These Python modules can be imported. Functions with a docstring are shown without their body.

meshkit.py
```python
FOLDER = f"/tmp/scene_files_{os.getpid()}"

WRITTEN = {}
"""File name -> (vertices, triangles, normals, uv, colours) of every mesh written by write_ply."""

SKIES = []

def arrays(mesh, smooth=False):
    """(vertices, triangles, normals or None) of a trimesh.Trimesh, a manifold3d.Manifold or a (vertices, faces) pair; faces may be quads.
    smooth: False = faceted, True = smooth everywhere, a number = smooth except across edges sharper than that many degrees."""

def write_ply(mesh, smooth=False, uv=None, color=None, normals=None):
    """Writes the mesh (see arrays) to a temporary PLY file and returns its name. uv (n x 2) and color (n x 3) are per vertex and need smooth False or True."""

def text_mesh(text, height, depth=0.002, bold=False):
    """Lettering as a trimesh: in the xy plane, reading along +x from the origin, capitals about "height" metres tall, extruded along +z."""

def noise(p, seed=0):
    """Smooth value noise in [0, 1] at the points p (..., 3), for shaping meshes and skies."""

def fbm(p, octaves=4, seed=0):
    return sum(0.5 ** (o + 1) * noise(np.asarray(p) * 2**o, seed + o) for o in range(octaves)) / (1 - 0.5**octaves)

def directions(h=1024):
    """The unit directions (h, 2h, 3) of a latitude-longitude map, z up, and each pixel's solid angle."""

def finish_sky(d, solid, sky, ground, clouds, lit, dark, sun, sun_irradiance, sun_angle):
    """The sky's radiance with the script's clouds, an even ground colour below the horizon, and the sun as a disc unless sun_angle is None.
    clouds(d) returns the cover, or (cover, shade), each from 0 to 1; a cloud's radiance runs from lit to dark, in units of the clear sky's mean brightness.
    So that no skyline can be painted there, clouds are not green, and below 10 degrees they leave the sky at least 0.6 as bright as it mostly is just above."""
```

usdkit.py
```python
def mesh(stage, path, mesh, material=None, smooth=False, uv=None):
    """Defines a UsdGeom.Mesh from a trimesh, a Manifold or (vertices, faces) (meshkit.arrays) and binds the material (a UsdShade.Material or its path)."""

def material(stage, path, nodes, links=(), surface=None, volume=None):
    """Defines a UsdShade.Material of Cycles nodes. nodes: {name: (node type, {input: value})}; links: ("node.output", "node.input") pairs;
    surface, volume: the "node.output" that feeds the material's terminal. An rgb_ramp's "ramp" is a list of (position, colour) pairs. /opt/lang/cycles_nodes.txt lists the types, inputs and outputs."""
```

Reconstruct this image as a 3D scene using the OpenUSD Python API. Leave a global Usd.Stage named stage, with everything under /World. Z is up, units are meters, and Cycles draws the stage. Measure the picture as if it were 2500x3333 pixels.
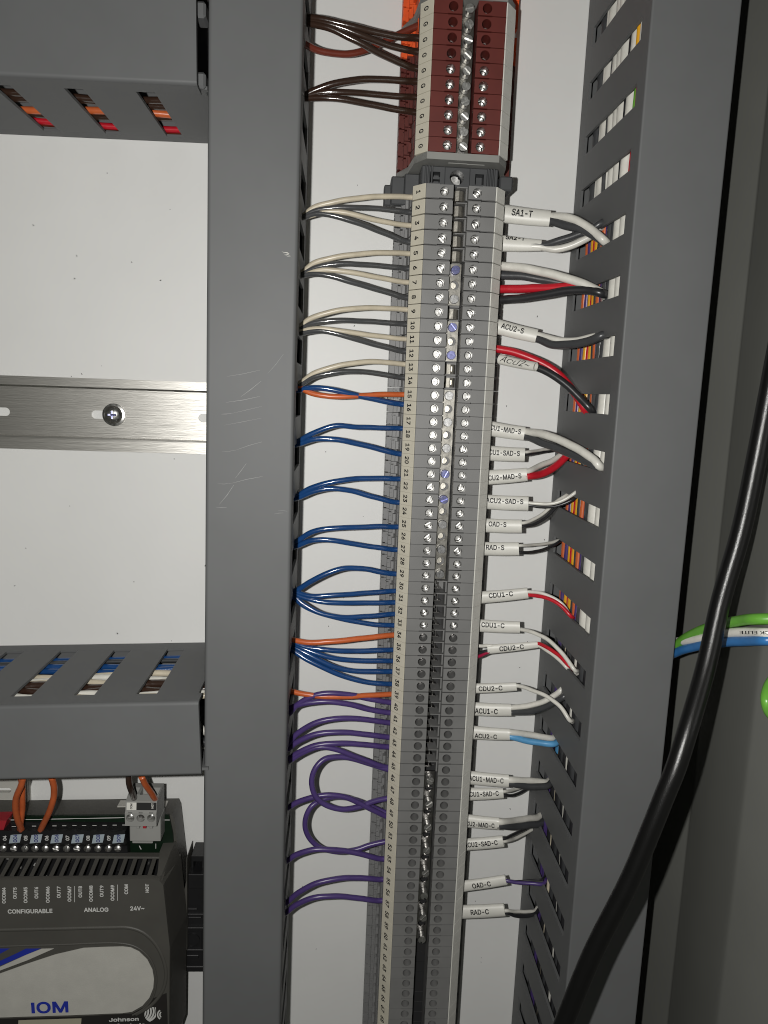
import math, random
import numpy as np, trimesh, manifold3d as m3
import usdkit, meshkit
from pxr import Usd, UsdGeom, UsdLux, UsdShade, Gf, Sdf

random.seed(7); rng = np.random.default_rng(7)
stage = Usd.Stage.CreateInMemory()
UsdGeom.SetStageUpAxis(stage, 'Z'); UsdGeom.SetStageMetersPerUnit(stage, 1.0)
UsdGeom.Xform.Define(stage, '/World'); UsdGeom.Scope.Define(stage, '/World/Looks')

# ---------------------------------------------------------------- camera and light
# Panel coordinates in millimetres: x right, y up, d out of the back panel. World: (x, -d, y) / 1000.
def W(p):
    p = np.asarray(p, float); return np.stack([p[..., 0], -p[..., 2], p[..., 1]], -1) / 1000.0
CAM = np.array([-1.254, -94.381, 400.751])
_R = np.array([[0.997931, -0.039273, -0.050913], [0.030994, 0.987544, -0.154262], [0.056337, 0.152365, 0.986717]])
AX = _R * np.array([1, -1, -1])            # camera right, down, forward in panel coordinates
cam = UsdGeom.Camera.Define(stage, '/World/camera')
cam.CreateHorizontalApertureAttr(36.0); cam.CreateVerticalApertureAttr(48.0); cam.CreateFocalLengthAttr(36.0)
cam.CreateClippingRangeAttr(Gf.Vec2f(0.01, 20.0))
r_, d_, f_ = (W(AX[k]) * 1000 for k in range(3))
M = Gf.Matrix4d(*[float(x) for row in ((*r_, 0), (*(-d_), 0), (*(-f_), 0), (*W(CAM), 1)) for x in row])
cam.AddTransformOp().Set(M)
cam.CreateExposureAttr(0.0)

FLASH, FLASH_POWER, ROOM = CAM + np.array([-24.0, 1.5, -4.0]), 1.46, 0.052
fl = UsdLux.SphereLight.Define(stage, '/World/phone_flash')
fl.CreateRadiusAttr(0.0022); fl.CreateNormalizeAttr(True); fl.CreateIntensityAttr(FLASH_POWER)
fl.CreateColorAttr(Gf.Vec3f(1.0, 0.985, 0.95)); fl.AddTranslateOp().Set(Gf.Vec3d(*W(FLASH)))
dome = UsdLux.DomeLight.Define(stage, '/World/room_light')
usdkit.material(stage, '/World/Looks/room', {'b': ('background_shader', {'color': (0.98, 1.0, 0.86), 'strength': ROOM})}, surface='b.background')
UsdShade.MaterialBindingAPI.Apply(dome.GetPrim()).Bind(UsdShade.Material.Get(stage, '/World/Looks/room'))

F_ = 2500.0
def at(u, v, d):
    """The point at height d above the panel that the photograph shows at pixel (u, v) of 2500 x 3333."""
    r = np.array([(u - 1250) / F_, (v - 1666.5) / F_, 1.0]) @ AX
    return CAM + r * (d - CAM[2]) / r[2]
def at_x(u, v, X):
    r = np.array([(u - 1250) / F_, (v - 1666.5) / F_, 1.0]) @ AX
    return CAM + r * (X - CAM[0]) / r[0]
ZO = {'a': (900, 0), 'b': (900, 550), 'c': (900, 1150), 'd': (900, 1750), 'e': (900, 2350), 'A': (1500, 600), 'B': (1500, 1250),
      'C': (1500, 1850), 'D': (1500, 2500), 'L': (0, 2000), 'T': (0, 0), 'R': (0, 1150), 'U': (1700, 0)}
def S(k, x, y):
    s = 2.0737 if k == 'U' else 1.659
    return ZO[k][0] + x / s, ZO[k][1] + y / s

# ---------------------------------------------------------------- materials
def look(name, color, rough=0.5, metal=0.0, var=0.12, vscale=60, bump=0.0, bscale=1500, coat=0.0, spec=0.5, stretch=None, rvar=0.0, transl=0.0):
    c = np.array(color, float)
    n = {'g': ('geometry', {}), 'n': ('noise_texture', {'scale': vscale, 'detail': 5.0, 'roughness': 0.6}),
         'r': ('rgb_ramp', {'ramp': [(0.3, tuple(c * (1 - var))), (0.7, tuple(np.minimum(c * (1 + var), 1)))]}),
         'p': ('principled_bsdf', {'roughness': rough, 'metallic': metal, 'coat_weight': coat, 'coat_roughness': 0.12, 'specular_ior_level': spec, 'subsurface_weight': 0.0})}
    l = [('n.fac', 'r.fac'), ('r.color', 'p.base_color')]
    if stretch:
        n['m'] = ('mapping', {'scale': stretch}); l += [('g.position', 'm.vector'), ('m.vector', 'n.vector')]
    else:
        l += [('g.position', 'n.vector')]
    if bump or rvar:
        n['n2'] = ('noise_texture', {'scale': bscale, 'detail': 3.0}); l.append((('m.vector' if stretch else 'g.position'), 'n2.vector'))
    if bump:
        n['b'] = ('bump', {'strength': bump, 'distance': 0.0002}); l += [('n2.fac', 'b.height'), ('b.normal', 'p.normal')]
    if rvar:
        n['mr'] = ('map_range', {'from_min': 0.3, 'from_max': 0.7, 'to_min': max(rough - rvar, 0.02), 'to_max': rough + rvar}); l += [('n2.fac', 'mr.value'), ('mr.result', 'p.roughness')]
    return usdkit.material(stage, '/World/Looks/' + name, n, l, surface='p.BSDF')
MT = {}
def mk(name, *a, **k): MT[name] = look(name, *a, **k)
mk('plate', (0.755, 0.755, 0.74), 0.5, var=0.035, vscale=9, bump=0.12, bscale=700)
mk('duct', (0.116, 0.119, 0.121), 0.56, spec=0.35, var=0.05, vscale=25, bump=0.10, bscale=2600, rvar=0.06)
mk('duct_in', (0.116, 0.119, 0.121), 0.55, var=0.06, vscale=40)
mk('edge', (0.30, 0.30, 0.30), 0.5, var=0.1)
mk('scratch', (0.26, 0.26, 0.26), 0.6, var=0.2, vscale=900)
mk('enclosure', (0.150, 0.152, 0.139), 0.33, var=0.05, vscale=14, bump=0.25, bscale=2200)
mk('block_grey', (0.170, 0.169, 0.166), 0.5, var=0.07, vscale=70, bump=0.1, bscale=2500)
mk('block_light', (0.29, 0.285, 0.275), 0.5, var=0.06, vscale=70)
mk('block_foot', (0.19, 0.19, 0.19), 0.5, var=0.1, vscale=120)
mk('block_brown', (0.115, 0.02, 0.015), 0.5, var=0.12, vscale=70, bump=0.1, bscale=2500)
mk('foot_brown', (0.10, 0.017, 0.012), 0.45, var=0.15, vscale=120)
mk('foot_orange', (0.75, 0.10, 0.02), 0.45, var=0.15, vscale=120)
mk('bracket', (0.055, 0.057, 0.06), 0.5, var=0.1, vscale=80)
mk('end_plate', (0.24, 0.24, 0.225), 0.5, var=0.08, vscale=70)
mk('tag', (0.66, 0.62, 0.51), 0.5, var=0.05, vscale=150)
mk('tag_w', (0.70, 0.69, 0.64), 0.5, var=0.06, vscale=150)
mk('ink', (0.012, 0.012, 0.012), 0.6, var=0.0)
mk('metal', (0.62, 0.615, 0.60), 0.4, metal=1.0, var=0.15, vscale=500, bump=0.12, bscale=900, rvar=0.08)
mk('clamp_metal', (0.50, 0.495, 0.48), 0.33, metal=1.0, var=0.2, vscale=500, bump=0.15, bscale=900, rvar=0.08)
mk('bridge_metal', (0.36, 0.36, 0.36), 0.34, metal=1.0, var=0.25, vscale=500, bump=0.2, bscale=700)
mk('metal_blue', (0.22, 0.23, 0.42), 0.3, metal=1.0, var=0.2, vscale=500, bump=0.12, bscale=900)
mk('steel_dark', (0.35, 0.34, 0.33), 0.3, metal=1.0, var=0.2, vscale=400, bump=0.2)
mk('brass', (0.66, 0.63, 0.56), 0.42, metal=1.0, var=0.25, vscale=400, bump=0.5, bscale=450)
mk('bar_metal', (0.27, 0.26, 0.235), 0.36, metal=1.0, var=0.3, vscale=350, bump=0.25, bscale=500)
mk('alu', (0.60, 0.585, 0.55), 0.38, metal=1.0, var=0.10, vscale=1.0, bump=0.5, bscale=1.0, stretch=(25, 900, 2600))
mk('black_plastic', (0.012, 0.012, 0.013), 0.42, var=0.2, vscale=90, bump=0.12)
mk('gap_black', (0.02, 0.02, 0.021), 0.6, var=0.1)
mk('module', (0.075, 0.072, 0.064), 0.5, var=0.08, vscale=60, bump=0.35, bscale=2600)
mk('module_band', (0.018, 0.016, 0.015), 0.5, var=0.1)
mk('white_print', (0.62, 0.62, 0.60), 0.5, var=0.03)
mk('label_face', (0.49, 0.48, 0.44), 0.6, var=0.05, vscale=120, bump=0.3, bscale=3000)
mk('blue_print', (0.015, 0.03, 0.33), 0.5, var=0.03)
mk('navy_print', (0.02, 0.02, 0.16), 0.5, var=0.03)
mk('sticker_blue', (0.36, 0.42, 0.46), 0.5, var=0.05)
mk('sticker_cream', (0.38, 0.36, 0.27), 0.5, var=0.05)
mk('pcb', (0.004, 0.013, 0.006), 0.35, var=0.2, vscale=200)
mk('connector', (0.30, 0.30, 0.285), 0.5, var=0.06)
mk('red_plastic', (0.35, 0.02, 0.03), 0.4)
mk('sleeve', (0.66, 0.65, 0.60), 0.42, var=0.04, vscale=120, bump=0.25, bscale=500)
WC = {'cream': (0.56, 0.50, 0.385), 'slate': (0.065, 0.067, 0.07), 'brown': (0.035, 0.018, 0.012), 'rust': (0.15, 0.028, 0.016), 'blue': (0.010, 0.055, 0.185),
      'orange': (0.55, 0.12, 0.035), 'violet': (0.070, 0.042, 0.165), 'white': (0.66, 0.645, 0.59), 'black': (0.022, 0.022, 0.024), 'red': (0.50, 0.012, 0.024),
      'yellow': (0.72, 0.36, 0.02), 'green': (0.115, 0.33, 0.04), 'light_blue': (0.10, 0.32, 0.58), 'sky_blue': (0.03, 0.145, 0.37), 'charcoal': (0.05, 0.052, 0.055), 'pinkred': (0.35, 0.01, 0.05)}
for k, c in WC.items():
    gl = k in ('slate', 'brown', 'blue')
    mk('wire_' + k, c, 0.2 if gl else 0.33, var=0.10, vscale=180, bump=0.35 if gl else 0.2, bscale=500, spec=1.0 if gl else 0.6)
mk('cable_black', (0.0035, 0.0035, 0.0035), 0.31, var=0.1, vscale=200, bump=0.3, bscale=2400, spec=0.4)

# ---------------------------------------------------------------- scene graph helpers
used = {}
def numbered(parent, name):
    k = used.get((parent, name), 0); used[(parent, name)] = k + 1
    return f'{parent}/{name}' + (f'_{k:03d}' if k else '')
ORG = {}
def setdata(prim, label=None, cat=None, group=None, kind=None):
    for k, v in (('label', label), ('category', cat), ('group', group), ('kind', kind)):
        if v: prim.SetCustomDataByKey(k, v)
def thing(name, label, cat, loc=(0, 0, 0), group=None, kind=None):
    p = numbered('/World', name); x = UsdGeom.Xform.Define(stage, p); o = W(np.array(loc, float)); x.AddTranslateOp().Set(Gf.Vec3d(*o))
    ORG[p] = o; setdata(x.GetPrim(), label, cat, group, kind); return p
def conv(mesh):
    """trimesh / manifold in panel mm -> world vertices, faces"""
    if hasattr(mesh, 'to_mesh'):
        mm = mesh.to_mesh(); v, f = np.array(mm.vert_properties[:, :3], float), np.array(mm.tri_verts)
    elif isinstance(mesh, tuple): v, f = np.asarray(mesh[0], float), np.asarray(mesh[1])
    else: v, f = np.array(mesh.vertices, float), np.array(mesh.faces)
    return W(v), f
def part(parent, name, mesh, mat, label=None, smooth=30, kind=None):
    """A mesh under a thing or a part (whose own mesh keeps the thing's origin)."""
    v, f = conv(mesh); p = numbered(parent, name); o = ORG[parent]; ORG[p] = o
    m = usdkit.mesh(stage, p, trimesh.Trimesh(v - o, f, process=False), MT[mat], smooth=smooth)
    setdata(m.GetPrim(), label, None, None, kind); return p
def solo(name, mesh, mat, label, cat=None, group=None, kind=None, smooth=30):
    v, f = conv(mesh); p = numbered('/World', name); ORG[p] = np.zeros(3)
    m = usdkit.mesh(stage, p, trimesh.Trimesh(v, f, process=False), MT[mat], smooth=smooth)
    setdata(m.GetPrim(), label, cat, group, kind); return p

# ---------------------------------------------------------------- shape helpers (panel mm)
def shift(mesh, x=0, y=0, d=0):
    v, f = (lambda m: (np.array(m.to_mesh().vert_properties[:, :3], float), np.array(m.to_mesh().tri_verts)) if hasattr(m, 'to_mesh') else ((np.asarray(m[0], float), m[1]) if isinstance(m, tuple) else (np.array(m.vertices), np.array(m.faces))))(mesh)
    return v + np.array([x, y, d]), f
def cat_(ms):
    vs, fs, n = [], [], 0
    for m in ms:
        v, f = shift(m); vs.append(v); fs.append(f + n); n += len(v)
    return np.vstack(vs), np.vstack(fs)
def hull(pts): return trimesh.convex.convex_hull(np.asarray(pts, float))
def box(x0, x1, y0, y1, d0, d1, b=0.0):
    if b <= 0: return hull([(x, y, d) for x in (x0, x1) for y in (y0, y1) for d in (d0, d1)])
    P = []
    for x, sx in ((x0, 1), (x1, -1)):
        for y, sy in ((y0, 1), (y1, -1)):
            for d, sd in ((d0, 1), (d1, -1)):
                P += [(x + sx * b, y + sy * b, d), (x + sx * b, y, d + sd * b), (x, y + sy * b, d + sd * b)]
    return hull(P)
def man(mesh):
    v, f = shift(mesh); return m3.Manifold(m3.Mesh(np.asarray(v, np.float32), np.asarray(f, np.uint32)))
def ext_d(poly, d0, d1):
    cs = m3.CrossSection([np.asarray(poly, float)], m3.FillRule.NonZero); return m3.Manifold.extrude(cs, d1 - d0).translate((0, 0, d0))
def ext_y(poly, y0, y1):
    """(x, d) outline extruded along y"""
    cs = m3.CrossSection([np.asarray([(x, d) for x, d in poly], float)], m3.FillRule.NonZero)
    return m3.Manifold.extrude(cs, y1 - y0).rotate((90, 0, 0)).translate((0, y1, 0))
def ext_x(poly, x0, x1):
    """(y, d) outline extruded along x"""
    cs = m3.CrossSection([np.asarray(poly, float)], m3.FillRule.NonZero)
    e = m3.Manifold.extrude(cs, x1 - x0)                       # (y, d, x)
    return e.transform(np.array([[0, 0, 1, x0], [1, 0, 0, 0], [0, 1, 0, 0]], float))
def cyl(x, y, d0, d1, r, n=20, r1=None):
    return m3.Manifold.cylinder(d1 - d0, r, r if r1 is None else r1, n).translate((x, y, d0))
def spline(P, n):
    P = np.asarray(P, float); P = np.vstack([2 * P[0] - P[1], P, 2 * P[-1] - P[-2]]); k = len(P) - 3; out = []
    seg = np.linalg.norm(np.diff(P[1:-1], axis=0), axis=1); per = np.maximum(2, np.round(n * seg / seg.sum()).astype(int))
    for i in range(k):
        p0, p1, p2, p3 = P[i:i + 4]; t = np.linspace(0, 1, per[i], endpoint=False)[:, None]
        t01, t12, t23 = (max(np.linalg.norm(b - a), 1e-6) ** 0.5 for a, b in ((p0, p1), (p1, p2), (p2, p3)))
        m1 = (p2 - p1) + t12 * ((p1 - p0) / t01 - (p2 - p0) / (t01 + t12)); m2 = (p2 - p1) + t12 * ((p3 - p2) / t23 - (p3 - p1) / (t12 + t23))
        out.append((2 * t ** 3 - 3 * t ** 2 + 1) * p1 + (t ** 3 - 2 * t ** 2 + t) * m1 + (-2 * t ** 3 + 3 * t ** 2) * p2 + (t ** 3 - t ** 2) * m2)
    return np.vstack(out + [P[-2][None]])
def frames(C, ref=(0, 0, 1.0)):
    T = np.gradient(C, axis=0); T /= np.linalg.norm(T, axis=1, keepdims=True)
    N = np.array(ref, float) - T * (T @ np.array(ref, float))[:, None]; N /= np.maximum(np.linalg.norm(N, axis=1, keepdims=True), 1e-6)
    return T, N, np.cross(N, T)
def sweep(C, ra, rb=None, sides=12, caps=True):
    """tube along C; ra half width across (in the panel's plane), rb half height towards the viewer"""
    C = np.asarray(C, float); n = len(C); ra = np.broadcast_to(ra, n).astype(float); rb = ra if rb is None else np.broadcast_to(rb, n).astype(float)
    T, N, B = frames(C); a = np.linspace(0, 2 * np.pi, sides, endpoint=False)
    v = (C[:, None] + B[:, None] * (np.cos(a)[None, :, None] * ra[:, None, None]) + N[:, None] * (np.sin(a)[None, :, None] * rb[:, None, None])).reshape(-1, 3)
    i, j = np.meshgrid(np.arange(n - 1), np.arange(sides), indexing='ij'); i, j = i.ravel(), j.ravel(); k = (j + 1) % sides
    q = [i * sides + j, i * sides + k, (i + 1) * sides + k, (i + 1) * sides + j]
    f = np.vstack([np.stack([q[0], q[2], q[1]], 1), np.stack([q[0], q[3], q[2]], 1)])
    if caps:
        v = np.vstack([v, C[0], C[-1]]); s = np.arange(sides); e = (n - 1) * sides
        f = np.vstack([f, np.stack([np.full(sides, n * sides), s, (s + 1) % sides], 1), np.stack([np.full(sides, n * sides + 1), e + (s + 1) % sides, e + s], 1)])
    # outward orientation
    tm = trimesh.Trimesh(v, f, process=False)
    if tm.volume < 0: f = f[:, ::-1]
    return v, f
TXC = {}
def raw_text(t, bold):
    if (t, bold) not in TXC:
        if 'I' in t:
            ps, x = [], 0.0
            for k, seg in enumerate(t.split('I')):
                if k:
                    w = 0.2 if bold else 0.13; bx = trimesh.creation.box((w, 1.0, 0.02)); ps.append((np.array(bx.vertices) + [x + w / 2, 0.5, 0.01], np.array(bx.faces))); x += w + 0.15
                if seg:
                    m = meshkit.text_mesh(seg, 1.0, 0.02, bold); v = np.array(m.vertices); v[:, 0] += x - v[:, 0].min(); ps.append((v, np.array(m.faces))); x = v[:, 0].max() + 0.15
            TXC[(t, bold)] = cat_(ps)
        else:
            m = meshkit.text_mesh(t, 1.0, 0.02, bold); TXC[(t, bold)] = (np.array(m.vertices), np.array(m.faces))
    if bold and (t, 2) not in TXC: TXC[(t, 2)] = heavier(TXC[(t, bold)], 0.016)
    return TXC[(t, 2 if bold else bold)]
def heavier(vf, w):
    from shapely import Polygon, union_all
    v, f = vf; tri = [Polygon(v[q][:, :2]) for q in f if (v[q][:, 2] > 0.01).all()]
    g = union_all([p for p in tri if p.area > 1e-9]).buffer(0.004).buffer(w - 0.004).simplify(0.006)
    m = trimesh.util.concatenate([trimesh.creation.extrude_polygon(q, 0.02, engine='earcut') for q in getattr(g, 'geoms', [g])])
    return np.array(m.vertices), np.array(m.faces)
def text(t, p0, p1, up, h, bold=False, thick=0.05):
    """lettering whose baseline runs p0 -> p1 (its width fits), capitals h mm high, rising along up"""
    v, f = raw_text(t, bold); ex = np.asarray(p1, float) - p0; L = np.linalg.norm(ex); ex /= L; up = np.asarray(up, float); up = up - ex * (up @ ex); up /= np.linalg.norm(up); nz = np.cross(ex, up)
    x0, x1 = v[:, 0].min(), v[:, 0].max()
    return np.asarray(p0) + np.outer((v[:, 0] - x0) / (x1 - x0) * L, ex) + np.outer(v[:, 1] * h, up) + np.outer(np.where(v[:, 2] > 0.01, thick, -0.02), nz), f

# ---------------------------------------------------------------- the setting: panel and enclosure wall
solo('back_panel', box(-235, 152, -560, 160, -3, 0, 0.4), 'plate', 'white painted back panel of the control cabinet', kind='structure')
wall_prof = [(157, -41.9), (157, 8), (158, 10), (168.9, 69), (168.9, 70.4), (168.5, 72), (167.8, 73.6), (158.2, 128), (157.7, 131), (157.4, 134), (157.4, 290), (176, 290), (176, -41.9)]
solo('enclosure_wall', ext_y(wall_prof, -575, 165), 'enclosure', 'olive grey painted side wall of the cabinet', kind='structure', smooth=40)
solo('enclosure_back', box(-260, 176, -580, 170, -46, -42), 'enclosure', 'olive grey rear wall of the cabinet behind the panel', kind='structure')
fl_ = []
for k in range(110):
    x, y = rng.uniform(-190, 115), rng.uniform(-440, 20)
    if -60 < x < 18 or (x > 18 and x < 80) or (-95 > y > -130 and x < -55): 
        if not (-20 < x < 15): continue
    L, a = rng.uniform(0.12, 0.5), rng.uniform(0, 3.14); w = rng.uniform(0.1, 0.22)
    c, s = math.cos(a), math.sin(a)
    fl_.append(hull([(x + sx * L * c - sy * w * s, y + sx * L * s + sy * w * c, dd) for sx in (-1, 1) for sy in (-1, 1) for dd in (0.0, 0.12)]))
solo('dust_specks', cat_(fl_), 'ink', 'tiny dark flecks of swarf and dust on the white panel', 'dust', kind='stuff', smooth=False)

# ---------------------------------------------------------------- wiring ducts
def duct(name, label, origin, ang, s0, s1, w, h, slots, sw, cover, slotted=(0,), lip=8.0, d0=10.0, cover_w=None):
    """A slotted wiring duct: s along, t across from the wall at t=0. slots: where each slot starts along s."""
    t = thing(name, label, 'wiring duct', (*origin, 0))
    ca, sa = math.cos(ang), math.sin(ang)
    def place(m):
        v, f = shift(m); out = np.stack([origin[0] + v[:, 0] * ca - v[:, 1] * sa, origin[1] + v[:, 0] * sa + v[:, 1] * ca, v[:, 2]], 1); return out, f
    th = 1.25
    part(t, 'base', place(box(s0, s1, 0.05, w - 0.05, 0.3, 1.9)), 'duct_in')
    for side in (0, 1):
        t0, t1 = (0, th) if side == 0 else (w - th, w)
        if side not in slotted:
            part(t, 'side_wall', place(box(s0, s1, t0, t1, 0.2, h - 2.6)), 'duct'); continue
        part(t, 'wall_foot', place(box(s0, s1, t0, t1, 0.2, d0, 0.15)), 'duct')
        ed = [s0] + [x for a in slots for x in (a, a + sw)] + [s1]
        for k in range(0, len(ed), 2):
            a, b = ed[k], ed[k + 1]
            if b - a < 0.5: continue
            top = h - lip + 2.2; n = 1.1
            # a finger: straight sides, small notched shoulders just below the cover
            out = [(a, d0), (b, d0), (b, top - 3.2), (b + n * 0.9, top - 2.2), (b + n * 0.9, top), (a - n * 0.9, top), (a - n * 0.9, top - 2.2), (a, top - 3.2)]
            part(t, 'finger', place(m3.Manifold.extrude(m3.CrossSection([np.array(out)], m3.FillRule.NonZero), t1 - t0).rotate((90, 0, 0)).translate((0, t1, 0))), 'duct')
    c0, c1 = cover; o, r = (1.8, 0.9) if w < 31.2 else (1.3, 1.7); W_ = w + o
    prof = [(-o, h - lip), (-o, h - r), (-o + 0.3 * r, h - 0.3 * r), (-o + r, h), (W_ - r, h), (W_ - 0.3 * r, h - 0.3 * r), (W_, h - r), (W_, h - lip),
            (W_ - 1.1, h - lip), (W_ - 1.1, h - 2.4), (-o + 1.1, h - 2.4), (-o + 1.1, h - lip)]
    part(t, 'cover', place(ext_x(prof, c0, c1)), 'duct', smooth=50)
    return t, place
def xs(pts, d): return [at(u, v, d) for u, v in pts]
# right duct (vertical): local s runs down the panel
RX = 111.2
rd_slots = [k * 24.55 - 55.6 - 5 * 24.55 for k in range(0, 29)]
right_duct, pl_r = duct('wiring_duct', 'grey slotted wiring duct to the right of the terminal blocks', (RX + 31, 0), -math.pi / 2 + 0.0033, -190, 560, 31, 92, [], 6.6, (-190, 560), slotted=()) if False else (None, None)
def vduct():
    # across: t=0 is the left wall
    org = (RX, 0); ang = -math.pi / 2 - 0.0033
    # local s -> down; local t -> (cos90..): with ang=-90deg, t axis points to +x
    return duct('wiring_duct', 'grey slotted wiring duct to the right of the terminal blocks', org, ang, -195, 565, 31.0, 92, [s - .8 for s in rd_slots], 8.6, (-195, 565), slotted=(0,), lip=9.5, d0=11)
right_duct, pl_r = vduct()
# trunk: right wall carries slots
tr_slots = [k * 24.55 - 55.6 + 5.5 - 3 * 24.55 for k in range(0, 26)]
trunk, pl_t = duct('wiring_duct', 'tall grey wiring duct standing left of the terminal blocks, its cover scratched', (-56.3, 0), -math.pi / 2 - 0.002, -195, 565, 33.6, 80, [q - 2.6 for q in tr_slots], 12.0, (-195, 565), slotted=(1,), lip=9, d0=12)
# upper left duct (horizontal): bottom wall slotted
p = at(0, 437, 0); q = at(684, 468, 0); angU = math.atan2(q[1] - p[1], q[0] - p[0]); oU = q
sl = [(at(u, v, 40)[0] - oU[0]) - 3.0 for u, v in ((560 - 40, 375), (375 - 43, 370), (187 - 43 , 365))]
slU = sorted([(at(563, 443, 9)[0] + at(483, 318, 62)[0]) / 2 - oU[0] - 3.2 - 28.6 * k for k in range(-1, 5)])
upper_duct, pl_u = duct('wiring_duct', 'grey wiring duct crossing the upper left corner with red wires in its slots', (oU[0], oU[1]), angU, -120, 13, 62, 77, [q - .6 for q in slU], 7.6, (-120, at(640, 283, 77)[0] - oU[0]), slotted=(0,), lip=10, d0=8)
p = at(0, 2101, 0); q = at(681, 2090, 0); angL = math.atan2(q[1] - p[1], q[0] - p[0])
fb = at(300, 2555, 84)
wL = 31.5
oL = q + wL * np.array([math.sin(angL), -math.cos(angL), 0])
slL = sorted([(at(564, 2116, 12)[0] + at(495, 2285, 74)[0]) / 2 - oL[0] - 3.6 - 27.4 * k for k in range(-1, 5)])
lower_duct, pl_l = duct('wiring_duct', 'grey wiring duct above the input output module with blue and white wires in its slots', (oL[0], oL[1]), angL, -120, 12.6, wL, 84, [q - .7 for q in slL], 9.0, (-120, at(655, 2330, 84)[0] - oL[0]), slotted=(1,), lip=10, d0=10)
# lugs at the open end of the upper duct
for (u, v, d) in ((652, 262, 70), (652, 32, 70)):
    c = at(u, v, d); part(upper_duct, 'finger_lug', box(c[0] - 2.2, c[0] + 2.2, c[1] - 3, c[1] + 3, d - 9, d + 1, 0.9), 'duct')
# scratches on the trunk cover
for (x0, y0, x1, y1) in ((1225, 125, 1405, 90), (1220, 265, 1405, 232), (1195, 328, 1250, 325), (1250, 325, 1415, 286), (1212, 388, 1412, 350), (1198, 530, 1275, 522), (1275, 522, 1415, 478), (1175, 705, 1250, 702), (1250, 702, 1418, 665), (1270, 675, 1330, 595), (1185, 815, 1262, 712),
                         (1300, 235, 1410, 150), (1445, 110, 1530, 5), (1480, 868, 1530, 862), (1500, 850, 1552, 852), (1165, 830, 1225, 832)):
    a, b = at(*S('R', x0, y0), 80.0), at(*S('R', x1, y1), 80.0); dv = (b - a) / np.linalg.norm(b - a); nn = np.array([-dv[1], dv[0], 0]); w = random.uniform(0.05, 0.11); mid = (a + b) / 2 + nn * random.uniform(-.3, .3)
    part(trunk, 'scratch', cat_([hull([(*(s + sg * nn * w * k)[:2], z) for s, k in ((s0, k0), (s1, k1)) for sg in (-1, 1) for z in (79.98, 80.03)]) for s0, k0, s1, k1 in ((a, .3, mid, 1), (mid, 1, b, .5))]), 'scratch', smooth=False)
c = at(620 * 1.507, 551 * 1.507, 80); part(trunk, 'scratch', cat_([hull([(c[0] - 2.2 + k, c[1] + 1.2 - k * 1.1, z) for z in (79.97, 80.04)] + [(c[0] + 1.0 + k * .6, c[1] + .5 - k * .9, z) for z in (79.97, 80.04)] + [(c[0] + .3, c[1] + 1.0 - k, 80.02)]) for k in (0, .7, 1.3)]), 'sleeve', label='pale chip worn into the right edge of the cover', smooth=False)

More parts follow.
